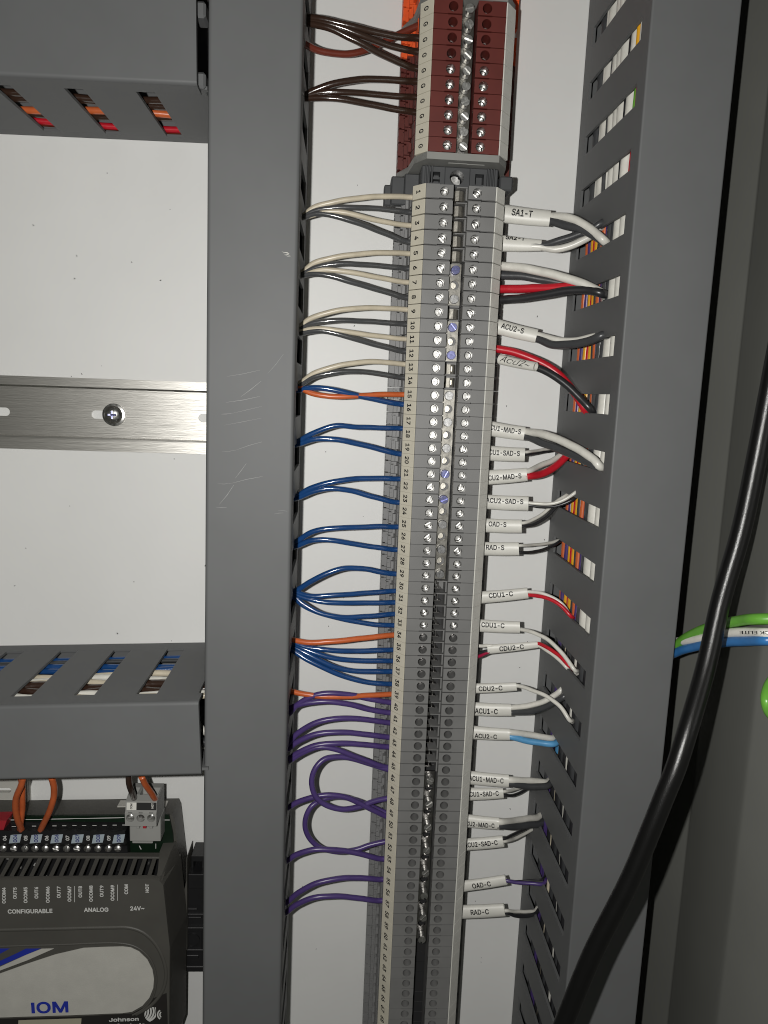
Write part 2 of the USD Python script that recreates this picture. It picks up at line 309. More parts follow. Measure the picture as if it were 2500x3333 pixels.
# ---------------------------------------------------------------- DIN rail at the left
a, b = at(0, 1221, 7.5), at(687, 1245, 7.5); ang = math.atan2(b[1] - a[1], b[0] - a[0]); Hr = abs(at(300, 1460 + 300 * 18 / 687, 7.5)[1] - at(300, 1221 + 300 * 24 / 687, 7.5)[1])
rail = thing('din_rail', 'bare aluminium mounting rail screwed to the white panel left of the tall duct', 'mounting rail', (b[0], b[1], 0))
def pr(m):
    v, f = shift(m); ca, sa = math.cos(ang), math.sin(ang); return np.stack([b[0] + v[:, 0] * ca - v[:, 1] * sa, b[1] + v[:, 0] * sa + v[:, 1] * ca, v[:, 2]], 1), f
rp = [(0, 6.3), (0, 7.5), (-4.3, 7.5), (-5.2, 6.9), (-5.2, 1.4), (-Hr + 6.6, 1.4), (-Hr + 6.6, 6.9), (-Hr + 4.9, 7.5), (-Hr, 7.5), (-Hr, 6.3), (-Hr + 4.6, 6.3), (-Hr + 5.4, 5.6), (-Hr + 5.4, 0.2), (-4, 0.2), (-4, 6.3)]
rm = ext_x(rp, -125, 25)
def rloc(u, v, d=1.4):
    q = at(u, v, d) - b; return q[0] * math.cos(ang) + q[1] * math.sin(ang), -q[0] * math.sin(ang) + q[1] * math.cos(ang)
for (u0, u1, v) in ((-80, 32, 1337), (296, 375, 1349), (646, 730, 1360)):
    (x0, y0), (x1, y1) = rloc(u0, v), rloc(u1, v); r = 2.1
    rm = rm - (m3.Manifold.hull(cyl(x0 + r, y0, -1, 5, r) + cyl(x1 - r, y0, -1, 5, r)))
part(rail, 'rail', pr(rm), 'alu', smooth=25)
part(rail, 'rail_groove', pr(cat_([box(-125, 25, -Hr + 3.3, -Hr + 3.7, 7.4, 7.62), box(-125, 25, -Hr + 1.6, -Hr + 1.8, 7.4, 7.58)])), 'alu')
sx, sy = rloc(371, 1350)
hd = trimesh.creation.revolve(np.array([(0, 4.9), (2.2, 4.8), (3.6, 4.2), (4.4, 3.2), (4.55, 2.6), (5.6, 2.3), (5.75, 1.6), (5.6, 1.4), (0, 1.4)]), sections=40)
cross = man(hd).translate((sx, sy, 0)) if False else m3.Manifold(m3.Mesh(np.asarray(hd.vertices, np.float32), np.asarray(hd.faces[:, ::1], np.uint32)))
if cross.volume() < 0: cross = m3.Manifold(m3.Mesh(np.asarray(hd.vertices, np.float32), np.asarray(hd.faces[:, ::-1], np.uint32)))
cross = cross.rotate((0, 0, 8)) - (m3.Manifold.cube((4.2, 1.0, 6)).translate((-2.1, -0.5, 2.6)) + m3.Manifold.cube((1.0, 4.2, 6)).translate((-0.5, -2.1, 2.6)))
sc = part(rail, 'screw', pr(cross.translate((sx, sy, 0))), 'clamp_metal', smooth=35)
part(rail, 'screw_recess', pr(cat_([box(sx - 1.9, sx + 1.9, sy - .48, sy + .48, 2.62, 2.75), box(sx - .48, sx + .48, sy - 1.9, sy + 1.9, 2.63, 2.78)])), 'metal_blue')

# ---------------------------------------------------------------- terminal blocks
_ck = np.array([-5.82e-6, 8.4996e-4, -0.04020461, 6.85020287, -2.03562719])
_vk = {1: None}
LV = [(1, 1451.5, 623.9), (2, 1448.5, 675.4), (4, 1440.7, 773), (6, 1435.3, 867.7), (8, 1431.6, 965.9), (10, 1427.4, 1059.3), (12, 1421.4, 1152.8), (14, 1414.2, 1244.6), (16, 1411.2, 1330.8), (18, 1406.3, 1418.2), (20, 1402.1, 1503.2), (22, 1400.3, 1587), (24, 1396.7, 1671.4), (26, 1393, 1751.6), (28, 1390, 1834.1), (30, 1385.8, 1914.6), (32, 1381.6, 1994.1), (34, 1378, 2073.7), (36, 1373.8, 2152.7), (38, 1370.2, 2231), (40, 1365.9, 2310.6), (42, 1362.9, 2388.9), (44, 1360.5, 2468.1), (46, 1356.3, 2545.9), (48, 1351.5, 2623), (50, 1349, 2697.8), (52, 1344.8, 2773.7), (54, 1341.2, 2848.5), (56, 1337, 2919.6), (58, 1334, 2990.8), (60, 1331.6, 3061.3), (62, 1324.3, 3131.8), (64, 1319.5, 3199.9), (66, 1314.7, 3269.2)]
_p = np.array([at(u, v, 45) for _, u, v in LV]); _i = np.array([r[0] for r in LV], float)
_cy, _cx = np.polyfit(_i, _p[:, 1], 5), np.polyfit(_i, _p[:, 0], 2)
def TY(i): return float(np.polyval(_cy, i)) if i <= 66 else float(np.polyval(_cy, 66)) - (i - 66) * 6.12
def TX(i): return float(np.polyval(_cx, i)) + 7.3
PIT = 6.2
_o = 'zero one two three four five six seven eight nine ten eleven twelve thirteen fourteen fifteen sixteen seventeen eighteen nineteen'.split(); _t = '0 0 twenty thirty forty fifty sixty seventy'.split()
def word(n): return _o[n] if n < 20 else _t[n // 10] + ('-' + _o[n % 10] if n % 10 else '')
LEFT = {**{n: 'cream' for n in (1, 3, 5, 7, 9, 11, 13)}, **{n: 'dark grey' for n in (2, 4, 6, 8, 10, 12, 14)}, **{n: 'orange' for n in (15, 34, 39)},
        **{n: 'blue' for n in (16, 17, 19, 21, 23, 25, 27, 29, 30, 31, 32, 33, 35, 36, 37, 38)}, **{n: 'purple' for n in (40, 41, 42, 43, 44, 45, 48, 49, 50, 52, 53, 55, 57)}}
PROF = [(-26.5, 9.5), (-26.5, 13.5), (-24, 13.5), (-24, 17), (-21.4, 17), (-20.6, 24), (-20.2, 36.6), (-19.6, 38.0), (-16, 43.6), (-15.5, 45), (-3.4, 45), (-3.4, 33), (3.4, 33), (3.4, 45), (15.5, 45), (16, 43.6), (19.6, 38.0), (20.2, 36.6), (20.6, 24), (21.4, 17), (24, 17), (24, 13.5), (26.5, 13.5), (26.5, 9.5)]
FOOT = [(-27, 3), (-27, 13.2), (-24.4, 13.2), (-24.4, 16.6), (-21.8, 16.6), (-20.8, 26), (20.8, 26), (21.8, 16.6), (24.4, 16.6), (24.4, 13.2), (27, 13.2), (27, 3)]
def body_mesh():
    up = m3.CrossSection([np.array([q for q in PROF if q[1] > 16.9] , float)], m3.FillRule.NonZero)
    m = m3.Manifold.extrude(up, 5.98).rotate((90, 0, 0)).translate((0, 2.99, 0))
    # the inner halves of the faces are a little narrower than the outer, and step proud
    for s in (-1, 1):
        x0, x1 = sorted((s * 2, s * 9.6))
        m = m - m3.Manifold.cube((x1 - x0, 0.5, 6)).translate((x0, -3.24, 42)) - m3.Manifold.cube((x1 - x0, 0.25, 6)).translate((x0, 2.85, 42))
        x0, x1 = sorted((s * 9.6, s * 15.6))
        m = m - m3.Manifold.cube((x1 - x0, 0.3, 3)).translate((x0, -3.2, 44.2))
        m = m - cyl(s * 7.3, 0, 34, 50, 2.05, 24)
    return m
BODY = body_mesh()
FOOTM = cat_([ext_y(FOOT, -2.92, 2.92) - m3.Manifold.cube((.5, 2.6, 5)).translate((-27.1, -1.2, 6.4)) - m3.Manifold.cube((1.4, .5, 9)).translate((-27.1, -3, 8)) - m3.Manifold.cube((1.5, 2.2, .9)).translate((-24.9, -.4, 15.9)) - m3.Manifold.cube((1.6, .6, 9)).translate((-24.9, 1.4, 12)), box(-22.7, -21.4, -2.6, 1.2, 17.2, 20.4)])
def slot_screw(r, d0, d1, a, sw=0.36, sd=0.9):
    m = cyl(0, 0, d0, d1, r * 0.97, 20) + cyl(0, 0, d1 - 0.5, d1, r, 20)
    return m - m3.Manifold.cube((r * 2.4, r * sw, 2)).translate((-r * 1.2, -r * sw / 2, d1 - sd)).rotate((0, 0, a))
def pan_screw(r, d0, d1, a):
    dome = m3.Manifold.sphere(r * 1.35, 28).translate((0, 0, d1 - r * 1.35)) ^ cyl(0, 0, d0, d1 + 1, r, 24)
    return (dome + cyl(0, 0, d0, d1 - r * .45, r * .96, 24)) - m3.Manifold.cube((r * 2.4, r * 0.34, 2)).translate((-r * 1.2, -r * 0.17, d1 - 0.75)).rotate((0, 0, a))
def liner(d0, d1):
    return cyl(0, 0, d0, d1, 2.04, 24) - cyl(0, 0, d0 - 1, d1 + 1, 1.86, 24)
def clamp(a, deep):
    """the clamping screw down in its hole, with the metal collar round it"""
    top = 39.4 if not deep else 36.4
    return cat_([slot_screw(1.62, 34.3, top, a), liner(34.2, 41.6 if not deep else 37.0)])
def bridge_screw(a, tall):
    d1 = 44.2 if tall else 41.6
    rings = [cyl(0, 0, 36 + 0.8 * k, 36.4 + 0.8 * k, 1.72, 18) for k in range(int((d1 - 37) / 0.8))]
    return cat_([slot_screw(1.9, d1 - 1.6, d1, a, 0.46, 1.1), cyl(0, 0, 36, d1 - 1, 1.45, 18)] + rings)
mtag = lambda s: hull([(s * x, y, d) for y in (-3.0, 3.0) for x, d in ((-20.9, 37.9), (-20.4, 37.6), (-20.9, 38.6), (-16.1, 44.9), (-15.7, 44.6), (-15.75, 43.4), (-19.6, 37.2))])
NUP = np.array([4.8, 0, 6.3]) / math.hypot(4.8, 6.3)
def terminal(i, num, brown=False, label='', top_orange=False):
    x, y = TX(i), TY(i)
    t = thing('terminal_block', label, 'terminal block', (x, y, 0), 'earth terminal blocks in red brown' if brown else 'numbered grey terminal blocks in the row')
    part(t, 'body', shift(BODY, x, y), 'block_brown' if brown else 'block_grey')
    part(t, 'foot', shift(FOOTM, x, y), ('foot_orange' if top_orange else 'foot_brown') if brown else 'block_foot')
    g = part(t, 'marker_tag', shift(mtag(1), x, y), 'tag'); part(t, 'marker_tag', shift(mtag(-1), x, y), 'tag_w')
    n = str(num); hw = (0.85 if len(n) == 1 else 1.75) * (0.8 if n in '1' else 1)
    base = np.array([x - 19.35, y, 39.75 + .72]) + np.array([-6.3, 0, 4.8]) / 7.92 * 0.10
    part(g, 'numeral', text(n, base + [0, hw, 0], base - [0, hw, 0], NUP, 2.5, bold=True), 'ink', smooth=False)
    for s in (-1, 1):
        deep = i > 33.5 or i < -7.5
        part(t, 'screw', shift(clamp(random.uniform(0, 180), deep), x + s * 7.3, y), 'clamp_metal' if not deep else 'steel_dark')
    if not brown:
        if num in (1, 2, 3, 4, 5, 9, 13, 14):
            c = ext_y([(-2.6, 33.2), (-2.6, 36), (-1.6, 38.2), (0, 38.9), (1.6, 38.2), (2.6, 36), (2.6, 33.2)], -2.3, 2.1)
            if num > 9: c = c - m3.Manifold.cube((1.2, 1.6, 9)).translate((-2.8, -.8, 32)) - m3.Manifold.cube((0.7, 2.2, 9)).translate((.2, -1.1, 37.6))
            part(t, 'contact', shift(c, x, y), 'brass', smooth=40)
        if num <= 5 or 30 <= num <= 45:
            part(t, 'partition', shift(cat_([box(-1.6, 3.35, 2.55, 3.0, 33, 41.8), box(2.7, 3.35, -2.6, 2.5, 33, 41.2)]), x, y), 'block_grey')
        if 30 <= num <= 45:
            part(t, 'contact', shift(cat_([box(-3.2, -1.4, 0.6, 2.2, 33, 38), box(-2.6, 1.0, -1.9, -1.5, 33, 37.5), box(-.6, -.2, -1.5, 1.8, 33, 36.8)]), x, y), 'steel_dark')
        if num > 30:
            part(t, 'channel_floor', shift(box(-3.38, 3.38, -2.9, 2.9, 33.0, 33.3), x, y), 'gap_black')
    return t
ords = ['first', 'second', 'third', 'fourth', 'fifth', 'sixth', 'seventh', 'eighth', 'ninth', 'tenth', 'eleventh', 'twelfth', 'thirteenth', 'fourteenth', 'fifteenth', 'sixteenth']
def TYb(k): return 0
_TY0 = TY; _ti, _tx, _ty = [], [], []
# the earth blocks continue the row upwards; their places come from the photograph's screws
_b0, _b9 = at(1476.9, 19.9, 45), at(1455.8, 472, 45)
def TY(i):
    if i < 0.5: return float(_b9[1] + (_b0[1] - _b9[1]) * (-2 - i) / 9) if i < -1.5 else float((_b9[1] + _TY0(1)) / 2)
    return _TY0(i)
_TX0 = TX
def TX(i):
    if i < -1.5: return float(_b9[0] + (_b0[0] - _b9[0]) * (-2 - i) / 9) + 7.3
    return _TX0(i)
for k in range(10):
    terminal(-2 - k, 'G', True, f'red brown terminal block marked G, {ords[k]} counting up from the grey end plate', top_orange=(k >= 8))
terminal(-12, 'G', True, 'red brown terminal block at the very top edge of the row, mostly cut off') if False else None
NT = 74
ob = thing('orange_base', 'bright orange plastic base behind the top of the red brown terminals', 'terminal base', (TX(-11), TY(-11) + 20, 0))
for k in range(5): part(ob, 'base_section', shift(FOOTM, TX(-11), TY(-11) + 9.6 + k * 6.05), 'foot_orange')
for n in range(1, NT + 1):
    terminal(n, n, False, f'grey terminal block tagged {n} ({word(n)}), ' + (f'{LEFT[n]} wire on its left' if n in LEFT else 'no wire on its left'))
# bridges in the channel
def bridge(nums, screws, holes, label, tall=False, dark=False):
    y1, y0 = TY(nums[0]) + 2.6, TY(nums[1]) - 2.6
    t = thing('jumper_bridge', label, 'jumper bridge', (TX(nums[0]), (y0 + y1) / 2, 36))
    n = nums[1] - nums[0]; pts = [(TX(i) + s * 2.75 - 0.1, TY(i) + (2.7 if i == nums[0] else -2.7 if i == nums[1] else 0)) for s, seq in ((-1, range(nums[1], nums[0] - 1, -1)), (1, range(nums[0], nums[1] + 1))) for i in seq]
    m = ext_d(pts[::-1], 38.3, 39.4)
    if m.volume() <= 0: m = ext_d(pts, 38.3, 39.4)
    for h in holes: m = m - cyl(TX(h) - .1, TY(h), 30, 50, 2.0, 20)
    for q in screws: m = m - (cyl(TX(q) - .1, TY(q), 30, 50, 2.12, 24) if not tall else cyl(TX(q) - .1, TY(q), 30, 50, 1.8, 24))
    part(t, 'bar', m, 'steel_dark' if dark else 'bar_metal')
    for s in screws:
        part(t, 'screw', shift(bridge_screw(random.uniform(0, 180), tall), TX(s) - .1, TY(s)), 'metal_blue' if (not tall and random.random() < .6) else ('metal' if tall else 'bridge_metal'))
    for h in holes:
        part(t, 'sunk_contact', shift(cyl(-.5, 0, 33.5, 36.4, 1.5, 18), TX(h) - .1, TY(h)), 'steel_dark' if dark else 'brass')
bridge((-11, -2), range(-11, -1), [], 'shiny screwed jumper bridge joining the red brown G terminals', tall=True)
bridge((6, 8), [6, 8], [7], 'short two screw jumper bridge between terminals six and eight')
bridge((10, 12), [10, 12], [11], 'short two screw jumper bridge between terminals ten and twelve')
bridge((15, 29), range(15, 30, 2), range(16, 29, 2), 'long screwed jumper bridge running from terminal 15 to terminal 29')
bridge((46, 60), range(46, 61, 2), range(47, 60, 2), 'long jumper bridge with raised threaded screws from terminal 46 to terminal 60', tall=True, dark=True)
# end plate and end bracket
xp, yp = TX(-2), TY(-2) - 3.1
OUT = [(-27, 3), (-27, 9), (-22.5, 20), (-20.9, 36.5), (-16, 45.2), (16, 45.2), (20.9, 36.5), (22.5, 20), (27, 9), (27, 3)]
pl = thing('end_plate', 'light grey plastic end plate closing the red brown terminals', 'end plate', (xp, yp, 0))
epm = ext_y(OUT, -3.0, -0.05) - m3.Manifold.cube((9, 0.6, 1.2)).translate((-6, -3.3, 40)) - m3.Manifold.cube((8, .6, 1.2)).translate((2.5, -3.3, 39.6))
part(pl, 'plate', shift(epm, xp, yp), 'end_plate')
yt = TY(-11) + 3.1
pl = thing('end_plate', 'grey plastic end plate at the very top of the red brown terminals', 'end plate', (TX(-11), yt, 0)); part(pl, 'plate', shift(ext_y(OUT, 0.05, 3.0), TX(-11), yt), 'end_plate')
yb0, yb1 = TY(1) + 3.1, yp - 3.05; xb = TX(1) + .3
eb = thing('end_bracket', 'dark grey end bracket with a sunken screw between brown and grey terminals', 'end bracket', (xb, (yb0 + yb1) / 2, 0))
bm = man(box(-17.5, 17.5, yb0 + .1, yb1 - .1, 4, 36, 0.5)) + man(box(-30, -20, yb0 - 3.4, yb1 - .4, 3, 17, .6)) + man(box(-33, -28, yb0 - 2.6, yb1 - 3, 3, 11, .5)) + man(box(-24, 22, yb0 + .1, yb1 - .3, 3, 22, .5)) + man(box(18, 24, yb0 + .3, yb1 - 3.5, 3, 38, .6))
ym = (yb0 + yb1) / 2
bm = bm - cyl(-1.5, ym, 24, 60, 3.2, 28) - m3.Manifold.cube((4.5, 4.6, 10)).translate((-13.5, ym - 2.3, 30)) - m3.Manifold.cube((4, 4.6, 10)).translate((7, ym - 2.3, 30))
part(eb, 'body', shift(bm, xb, 0), 'bracket')
part(eb, 'collar', shift(man(box(-7, 4.5, ym - 4.4, ym + 4.4, 36, 37, .3)) - cyl(-1.5, ym, 24, 60, 3.2, 28), xb, 0), 'bracket')
part(eb, 'clamp_screw', shift(slot_screw(2.6, 24, 29, 40), xb - 1.5, ym), 'metal')
for q in (-16, -14.6, -13.2, 12.2, 13.6, 15): part(eb, 'rib', box(xb + q, xb + q + .7, yb0 + .5, yb1 - .5, 36, 37.6, .15), 'bracket')
for q in (-12.6, -10.6): part(eb, 'latch_bar', box(xb + q - .4, xb + q + 1.6, ym - .5, ym + .5, 31, 34.5), 'bracket')

# ---------------------------------------------------------------- wires on the left of the terminals
def wire(name, label, pts3, r, mat, cat='wire', group=None, n=44, sides=12, flat=1.0):
    C = spline(pts3, n); C = C + 0.05 * np.stack([np.zeros(len(C)), np.sin(np.arange(len(C)) * .7 + r * 50), np.cos(np.arange(len(C)) * .5)], 1)
    return solo(name, sweep(C, r, r * flat, sides), 'wire_' + mat, label, cat, group, smooth=True)
def left_wire(zk, pts, r, mat, label, ds=35, de=29.5, bump=4.5):
    P = []
    L = pts[-1][0] - pts[0][0]
    for x, y in pts:
        t = (x - pts[0][0]) / L; d = ds + (de - ds) * (t * t * (3 - 2 * t)) + bump * math.sin(math.pi * t); P.append(at(*S(zk, x, y), d))
    P = [P[0] + [-9, (P[0] - P[1])[1] * .1, -1]] + P + [P[-1] + [4.5, 0, -.5]]
    wire('wire', label, P, r, mat)
LW = [
 ('a', [(140, 90), (250, 105), (400, 140), (560, 180), (680, 200), (760, 205)], 1.5, 'brown', 'topmost dark brown wire running into the G terminals'),
 ('a', [(140, 108), (290, 130), (420, 175), (560, 230), (680, 265), (760, 280)], 1.4, 'brown', 'dark brown wire just below the topmost one into the G terminals'),
 ('a', [(140, 122), (280, 150), (420, 215), (560, 290), (680, 345), (750, 370)], 1.45, 'brown', 'dark brown wire sloping most steeply to the G terminals'),
 ('a', [(130, 525), (200, 490), (300, 455), (420, 432), (560, 428), (690, 437), (760, 440)], 1.45, 'brown', 'arched dark brown wire on top of the lower brown trio'),
 ('a', [(130, 520), (240, 500), (340, 497), (480, 505), (620, 518), (750, 525)], 1.35, 'brown', 'middle dark brown wire of the lower brown trio'),
 ('a', [(130, 530), (300, 530), (420, 548), (560, 575), (680, 597), (750, 607)], 1.4, 'brown', 'bottom dark brown wire of the lower brown trio')]
for a in LW: left_wire(*a, ds=37)
P = [at(*S('a', x, y), d) for x, y, d in ((120, 215, 42), (150, 235, 40), (220, 270, 36), (320, 290, 33), (430, 285, 30), (540, 245, 27), (640, 195, 25), (770, 135, 24))]
wire('wire', 'rust red wire sagging behind the top brown wires', P, 1.5, 'rust')
def nlab(col, n): return f'{col} wire from the tall duct to terminal {n} ({word(n)})'
for a in [
 ('b', [(130, 260), (200, 210), (300, 180), (420, 160), (560, 148), (720, 152)], 1.25, 'cream', nlab('cream', 1)), ('b', [(125, 262), (200, 228), (300, 210), (420, 208), (560, 215), (720, 235)], 1.25, 'slate', nlab('glossy dark grey', 2)),
 ('b', [(125, 265), (250, 235), (350, 232), (450, 255), (580, 285), (715, 305)], 1.2, 'cream', nlab('cream', 3)), ('b', [(120, 270), (220, 240), (330, 258), (450, 295), (580, 345), (710, 395)], 1.3, 'slate', nlab('glossy dark grey', 4)),
 ('b', [(130, 560), (200, 510), (300, 480), (420, 462), (560, 452), (700, 456)], 1.25, 'cream', nlab('cream', 5)), ('b', [(120, 570), (220, 530), (330, 512), (450, 515), (580, 525), (700, 537)], 1.25, 'slate', nlab('dark grey', 6)),
 ('b', [(120, 575), (220, 548), (320, 548), (440, 565), (570, 590), (700, 612)], 1.2, 'cream', nlab('cream', 7)), ('b', [(115, 580), (200, 565), (300, 580), (420, 615), (560, 655), (700, 695)], 1.3, 'slate', nlab('dark grey', 8)),
 ('b', [(115, 855), (180, 810), (280, 775), (400, 755), (540, 750), (690, 758)], 1.25, 'cream', nlab('cream', 9)), ('b', [(110, 865), (200, 832), (310, 818), (440, 820), (570, 828), (690, 838)], 1.25, 'slate', nlab('dark grey', 10)),
 ('b', [(110, 875), (220, 862), (330, 872), (450, 890), (570, 905), (690, 918)], 1.2, 'cream', nlab('cream', 11)), ('b', [(110, 890), (220, 872), (330, 890), (450, 925), (580, 960), (690, 985)], 1.3, 'slate', nlab('dark grey', 12)),
 ('c', [(115, 165), (200, 110), (300, 75), (420, 52), (540, 45), (680, 58)], 1.25, 'cream', nlab('cream', 13)), ('c', [(110, 175), (200, 128), (300, 105), (420, 97), (550, 110), (680, 132)], 1.25, 'slate', nlab('dark grey', 14)),
 ('c', [(110, 180), (180, 212), (280, 232), (400, 232), (540, 223), (670, 222)], 1.3, 'orange', nlab('orange', 15)), ('c', [(105, 200), (180, 187), (280, 192), (400, 220), (540, 250), (670, 275)], 1.35, 'blue', nlab('dark blue', 16)),
 ('c', [(100, 480), (180, 440), (310, 392), (430, 398), (560, 402), (660, 405)], 1.25, 'blue', nlab('dark blue', 17)), ('c', [(95, 495), (200, 465), (300, 463), (400, 480), (520, 508), (660, 543)], 1.35, 'blue', nlab('dark blue', 19)),
 ('c', [(100, 775), (180, 730), (300, 695), (420, 678), (540, 675), (660, 678)], 1.3, 'blue', nlab('dark blue', 21)), ('c', [(100, 785), (200, 745), (300, 730), (400, 742), (520, 775), (650, 805)], 1.3, 'blue', nlab('dark blue', 23)),
 ('c', [(95, 1020), (190, 965), (300, 945), (420, 940), (540, 935), (650, 937)], 1.3, 'blue', nlab('dark blue', 25)), ('c', [(95, 1045), (190, 1010), (300, 1010), (420, 1030), (540, 1048), (640, 1060)], 1.3, 'blue', nlab('dark blue', 27)),
 ('d', [(90, 290), (180, 240), (280, 190), (370, 165), (470, 168), (560, 185), (640, 196)], 1.35, 'blue', nlab('high arching dark blue', 29)), ('d', [(85, 290), (180, 315), (280, 312), (420, 303), (640, 288)], 1.25, 'blue', nlab('dark blue', 30)),
 ('d', [(85, 300), (150, 325), (260, 348), (420, 352), (640, 350)], 1.25, 'blue', nlab('dark blue', 31)), ('d', [(85, 310), (140, 355), (230, 405), (340, 428), (480, 425), (640, 412)], 1.25, 'blue', nlab('dark blue', 32)),
 ('d', [(85, 320), (150, 370), (260, 415), (400, 448), (520, 468), (640, 474)], 1.25, 'blue', nlab('dark blue', 33)), ('d', [(65, 550), (160, 565), (280, 562), (420, 548), (540, 535), (640, 525)], 1.4, 'orange', nlab('orange', 34)),
 ('d', [(65, 560), (150, 588), (260, 605), (400, 612), (640, 605)], 1.3, 'blue', nlab('dark blue', 35)), ('d', [(65, 570), (150, 600), (260, 640), (380, 660), (640, 665)], 1.3, 'blue', nlab('dark blue', 36)),
 ('d', [(65, 580), (160, 625), (280, 685), (380, 715), (480, 722), (640, 722)], 1.3, 'blue', nlab('dark blue', 37)), ('d', [(65, 600), (160, 655), (280, 715), (400, 760), (520, 785), (640, 790)], 1.3, 'blue', nlab('dark blue', 38)),
 ('d', [(55, 825), (150, 845), (260, 858), (400, 858), (520, 850), (630, 845)], 1.35, 'orange', nlab('orange', 39)),
 ('d', [(50, 925), (150, 895), (260, 885), (380, 897), (490, 925), (610, 945)], 1.4, 'violet', nlab('printed purple', 40)), ('d', [(50, 965), (110, 905), (190, 857), (290, 840), (400, 850), (510, 872), (620, 890)], 1.4, 'violet', 'purple wire arching over the orange wire of terminal 39'),
 ('d', [(45, 1130), (110, 1060), (200, 1005), (310, 978), (440, 978), (620, 1000)], 1.4, 'violet', nlab('purple', 41)), ('d', [(45, 1150), (110, 1105), (200, 1065), (330, 1050), (460, 1060), (620, 1078)], 1.4, 'violet', nlab('purple', 42)),
 ('e', [(40, 225), (130, 172), (230, 135), (320, 148), (420, 185), (500, 215), (600, 245)], 1.35, 'violet', nlab('drooping purple', 44)), ('e', [(40, 215), (110, 170), (200, 130), (320, 115), (450, 120), (610, 135)], 1.4, 'violet', nlab('purple', 43)),
 ('e', [(45, 470), (110, 435), (200, 405), (280, 395), (370, 405), (460, 445), (540, 485), (600, 510)], 1.4, 'violet', nlab('purple', 49)), 
 ('e', [(35, 760), (110, 715), (200, 690), (310, 690), (420, 705), (570, 740)], 1.4, 'violet', nlab('purple', 53)),
 ('e', [(35, 985), (120, 920), (220, 870), (340, 845), (450, 842), (560, 850)], 1.4, 'violet', nlab('purple', 55)), ('e', [(30, 1040), (110, 985), (200, 950), (310, 940), (430, 950), (550, 965)], 1.4, 'violet', nlab('purple', 57))]:
    left_wire(*a)
P = [at(*S('e', x, y), d) for x, y, d in ((640, 268, 29), (600, 256, 30), (500, 225, 31), (420, 200, 33), (330, 188, 35), (260, 200, 37), (210, 250, 39), (190, 320, 40), (210, 400, 40), (270, 450, 39), (350, 470, 37), (440, 460, 34), (520, 430, 31), (600, 412, 29.5), (640, 404, 29))]
wire('wire', 'upper purple jumper loop, from terminal 45 down to 48', P, 1.4, 'violet', n=70)
P = [at(*S('e', x, y), d) for x, y, d in ((640, 520, 29), (600, 497, 28.5), (500, 452, 28.5), (400, 414, 29), (305, 405, 30), (235, 425, 32), (190, 455, 34), (160, 510, 35), (155, 570, 35), (180, 630, 34), (240, 680, 33), (330, 700, 32), (430, 690, 31), (500, 665, 30), (580, 648, 29.5), (630, 640, 29))]
wire('wire', 'lower purple jumper loop, from terminal 50 down to 52', P, 1.35, 'violet', n=70)
# printing along the purple wire at terminal 40
C = spline([at(*S('d', x, y), 36) for x, y in ((120, 905), (260, 885), (380, 897), (490, 925), (590, 942))], 60)

# ---------------------------------------------------------------- sleeves and cables on the right
def sleeve(zk, p0, p1, h0, h1, txt, tspan, label, wires, dz=(30, 35), toff=0.0, tsize=None, italic=False, start_dx=-5.0, mat='sleeve', flat=0.62):
    a, b = at(*S(zk, *p0), dz[0]), at(*S(zk, *p1), dz[1]); dist = CAM[2] - 33; mm = lambda h: h / 1.659 / F_ * dist * 1.02
    a2 = a + (a - b) / np.linalg.norm(b - a) * (-start_dx)
    sag = np.array([0, -0.35, 0]); C = spline([a2, a, (a + b) / 2 + sag * .5, b], 24)
    s = np.linspace(0, 1, len(C)); ra = mm(h0) + (mm(h1) - mm(h0)) * s; rb = ra * flat
    t = thing('wire_sleeve', label, 'wire sleeve', a)
    o = sweep(C, ra, rb, 28, caps=False); i = sweep(C, ra - .28, rb - .28, 28, caps=False)
    n = len(C); nv = len(o[0]); k = np.arange(28); e = (n - 1) * 28; k2 = (k + 1) % 28
    f = [o[1], i[1][:, ::-1] + nv]
    for s0 in (0, e):
        f += [np.stack([s0 + k, s0 + k2, nv + s0 + k2], 1), np.stack([s0 + k, nv + s0 + k2, nv + s0 + k], 1)]
    part(t, 'tube', (np.vstack([o[0], i[0]]), np.vstack(f)), mat, smooth=40)
    if txt:
        v, f = raw_text(txt, not italic); v = v.copy(); v[:, 0] += v[:, 1] * (0.45 if italic else 0.0); v[:, 1] *= (1 + (.25 * np.sin(v[:, 0] * 2.1) if italic else 0)); v, f = trimesh.remesh.subdivide_to_size(v, f, 0.14); x0, x1 = v[:, 0].min(), v[:, 0].max(); T, N, B = frames(C)
        # B points across: make it run up the picture
        up = B if B[0][1] > 0 else -B
        arc = np.concatenate([[0], np.cumsum(np.linalg.norm(np.diff(C, axis=0), axis=1))]); L0 = np.linalg.norm(a - a2); Ls = arc[-1] - L0
        t0, t1 = ((tspan[0] - p0[0]) / (p1[0] - p0[0]), (tspan[1] - p0[0]) / (p1[0] - p0[0]))
        pos = L0 + Ls * (t0 + (v[:, 0] - x0) / (x1 - x0) * (t1 - t0)); hgt = tsize or 2.35
        yy = (v[:, 1] - 0.5) * hgt + toff
        I = lambda arr: np.stack([np.interp(pos, arc, arr[:, q]) for q in range(3)], 1)
        c, u_, n_ = I(C), I(up), I(N); A = np.interp(pos, arc, ra); Bq = np.interp(pos, arc, rb)
        ang = np.clip(yy / A, -1.25, 1.25)
        lift = np.where(v[:, 2] > .01, 0.05, -0.01)
        vv = c + u_ * ((A + lift) * np.sin(ang))[:, None] + n_ * ((Bq + lift) * np.cos(ang))[:, None]
        part(t, 'lettering', (vv, f), 'ink', smooth=False)
    for (pts, r, m, lab) in wires: right_wire(zk, pts, r, m, lab, dz[1], axis=(a, b, min(ra[-1], 3)))
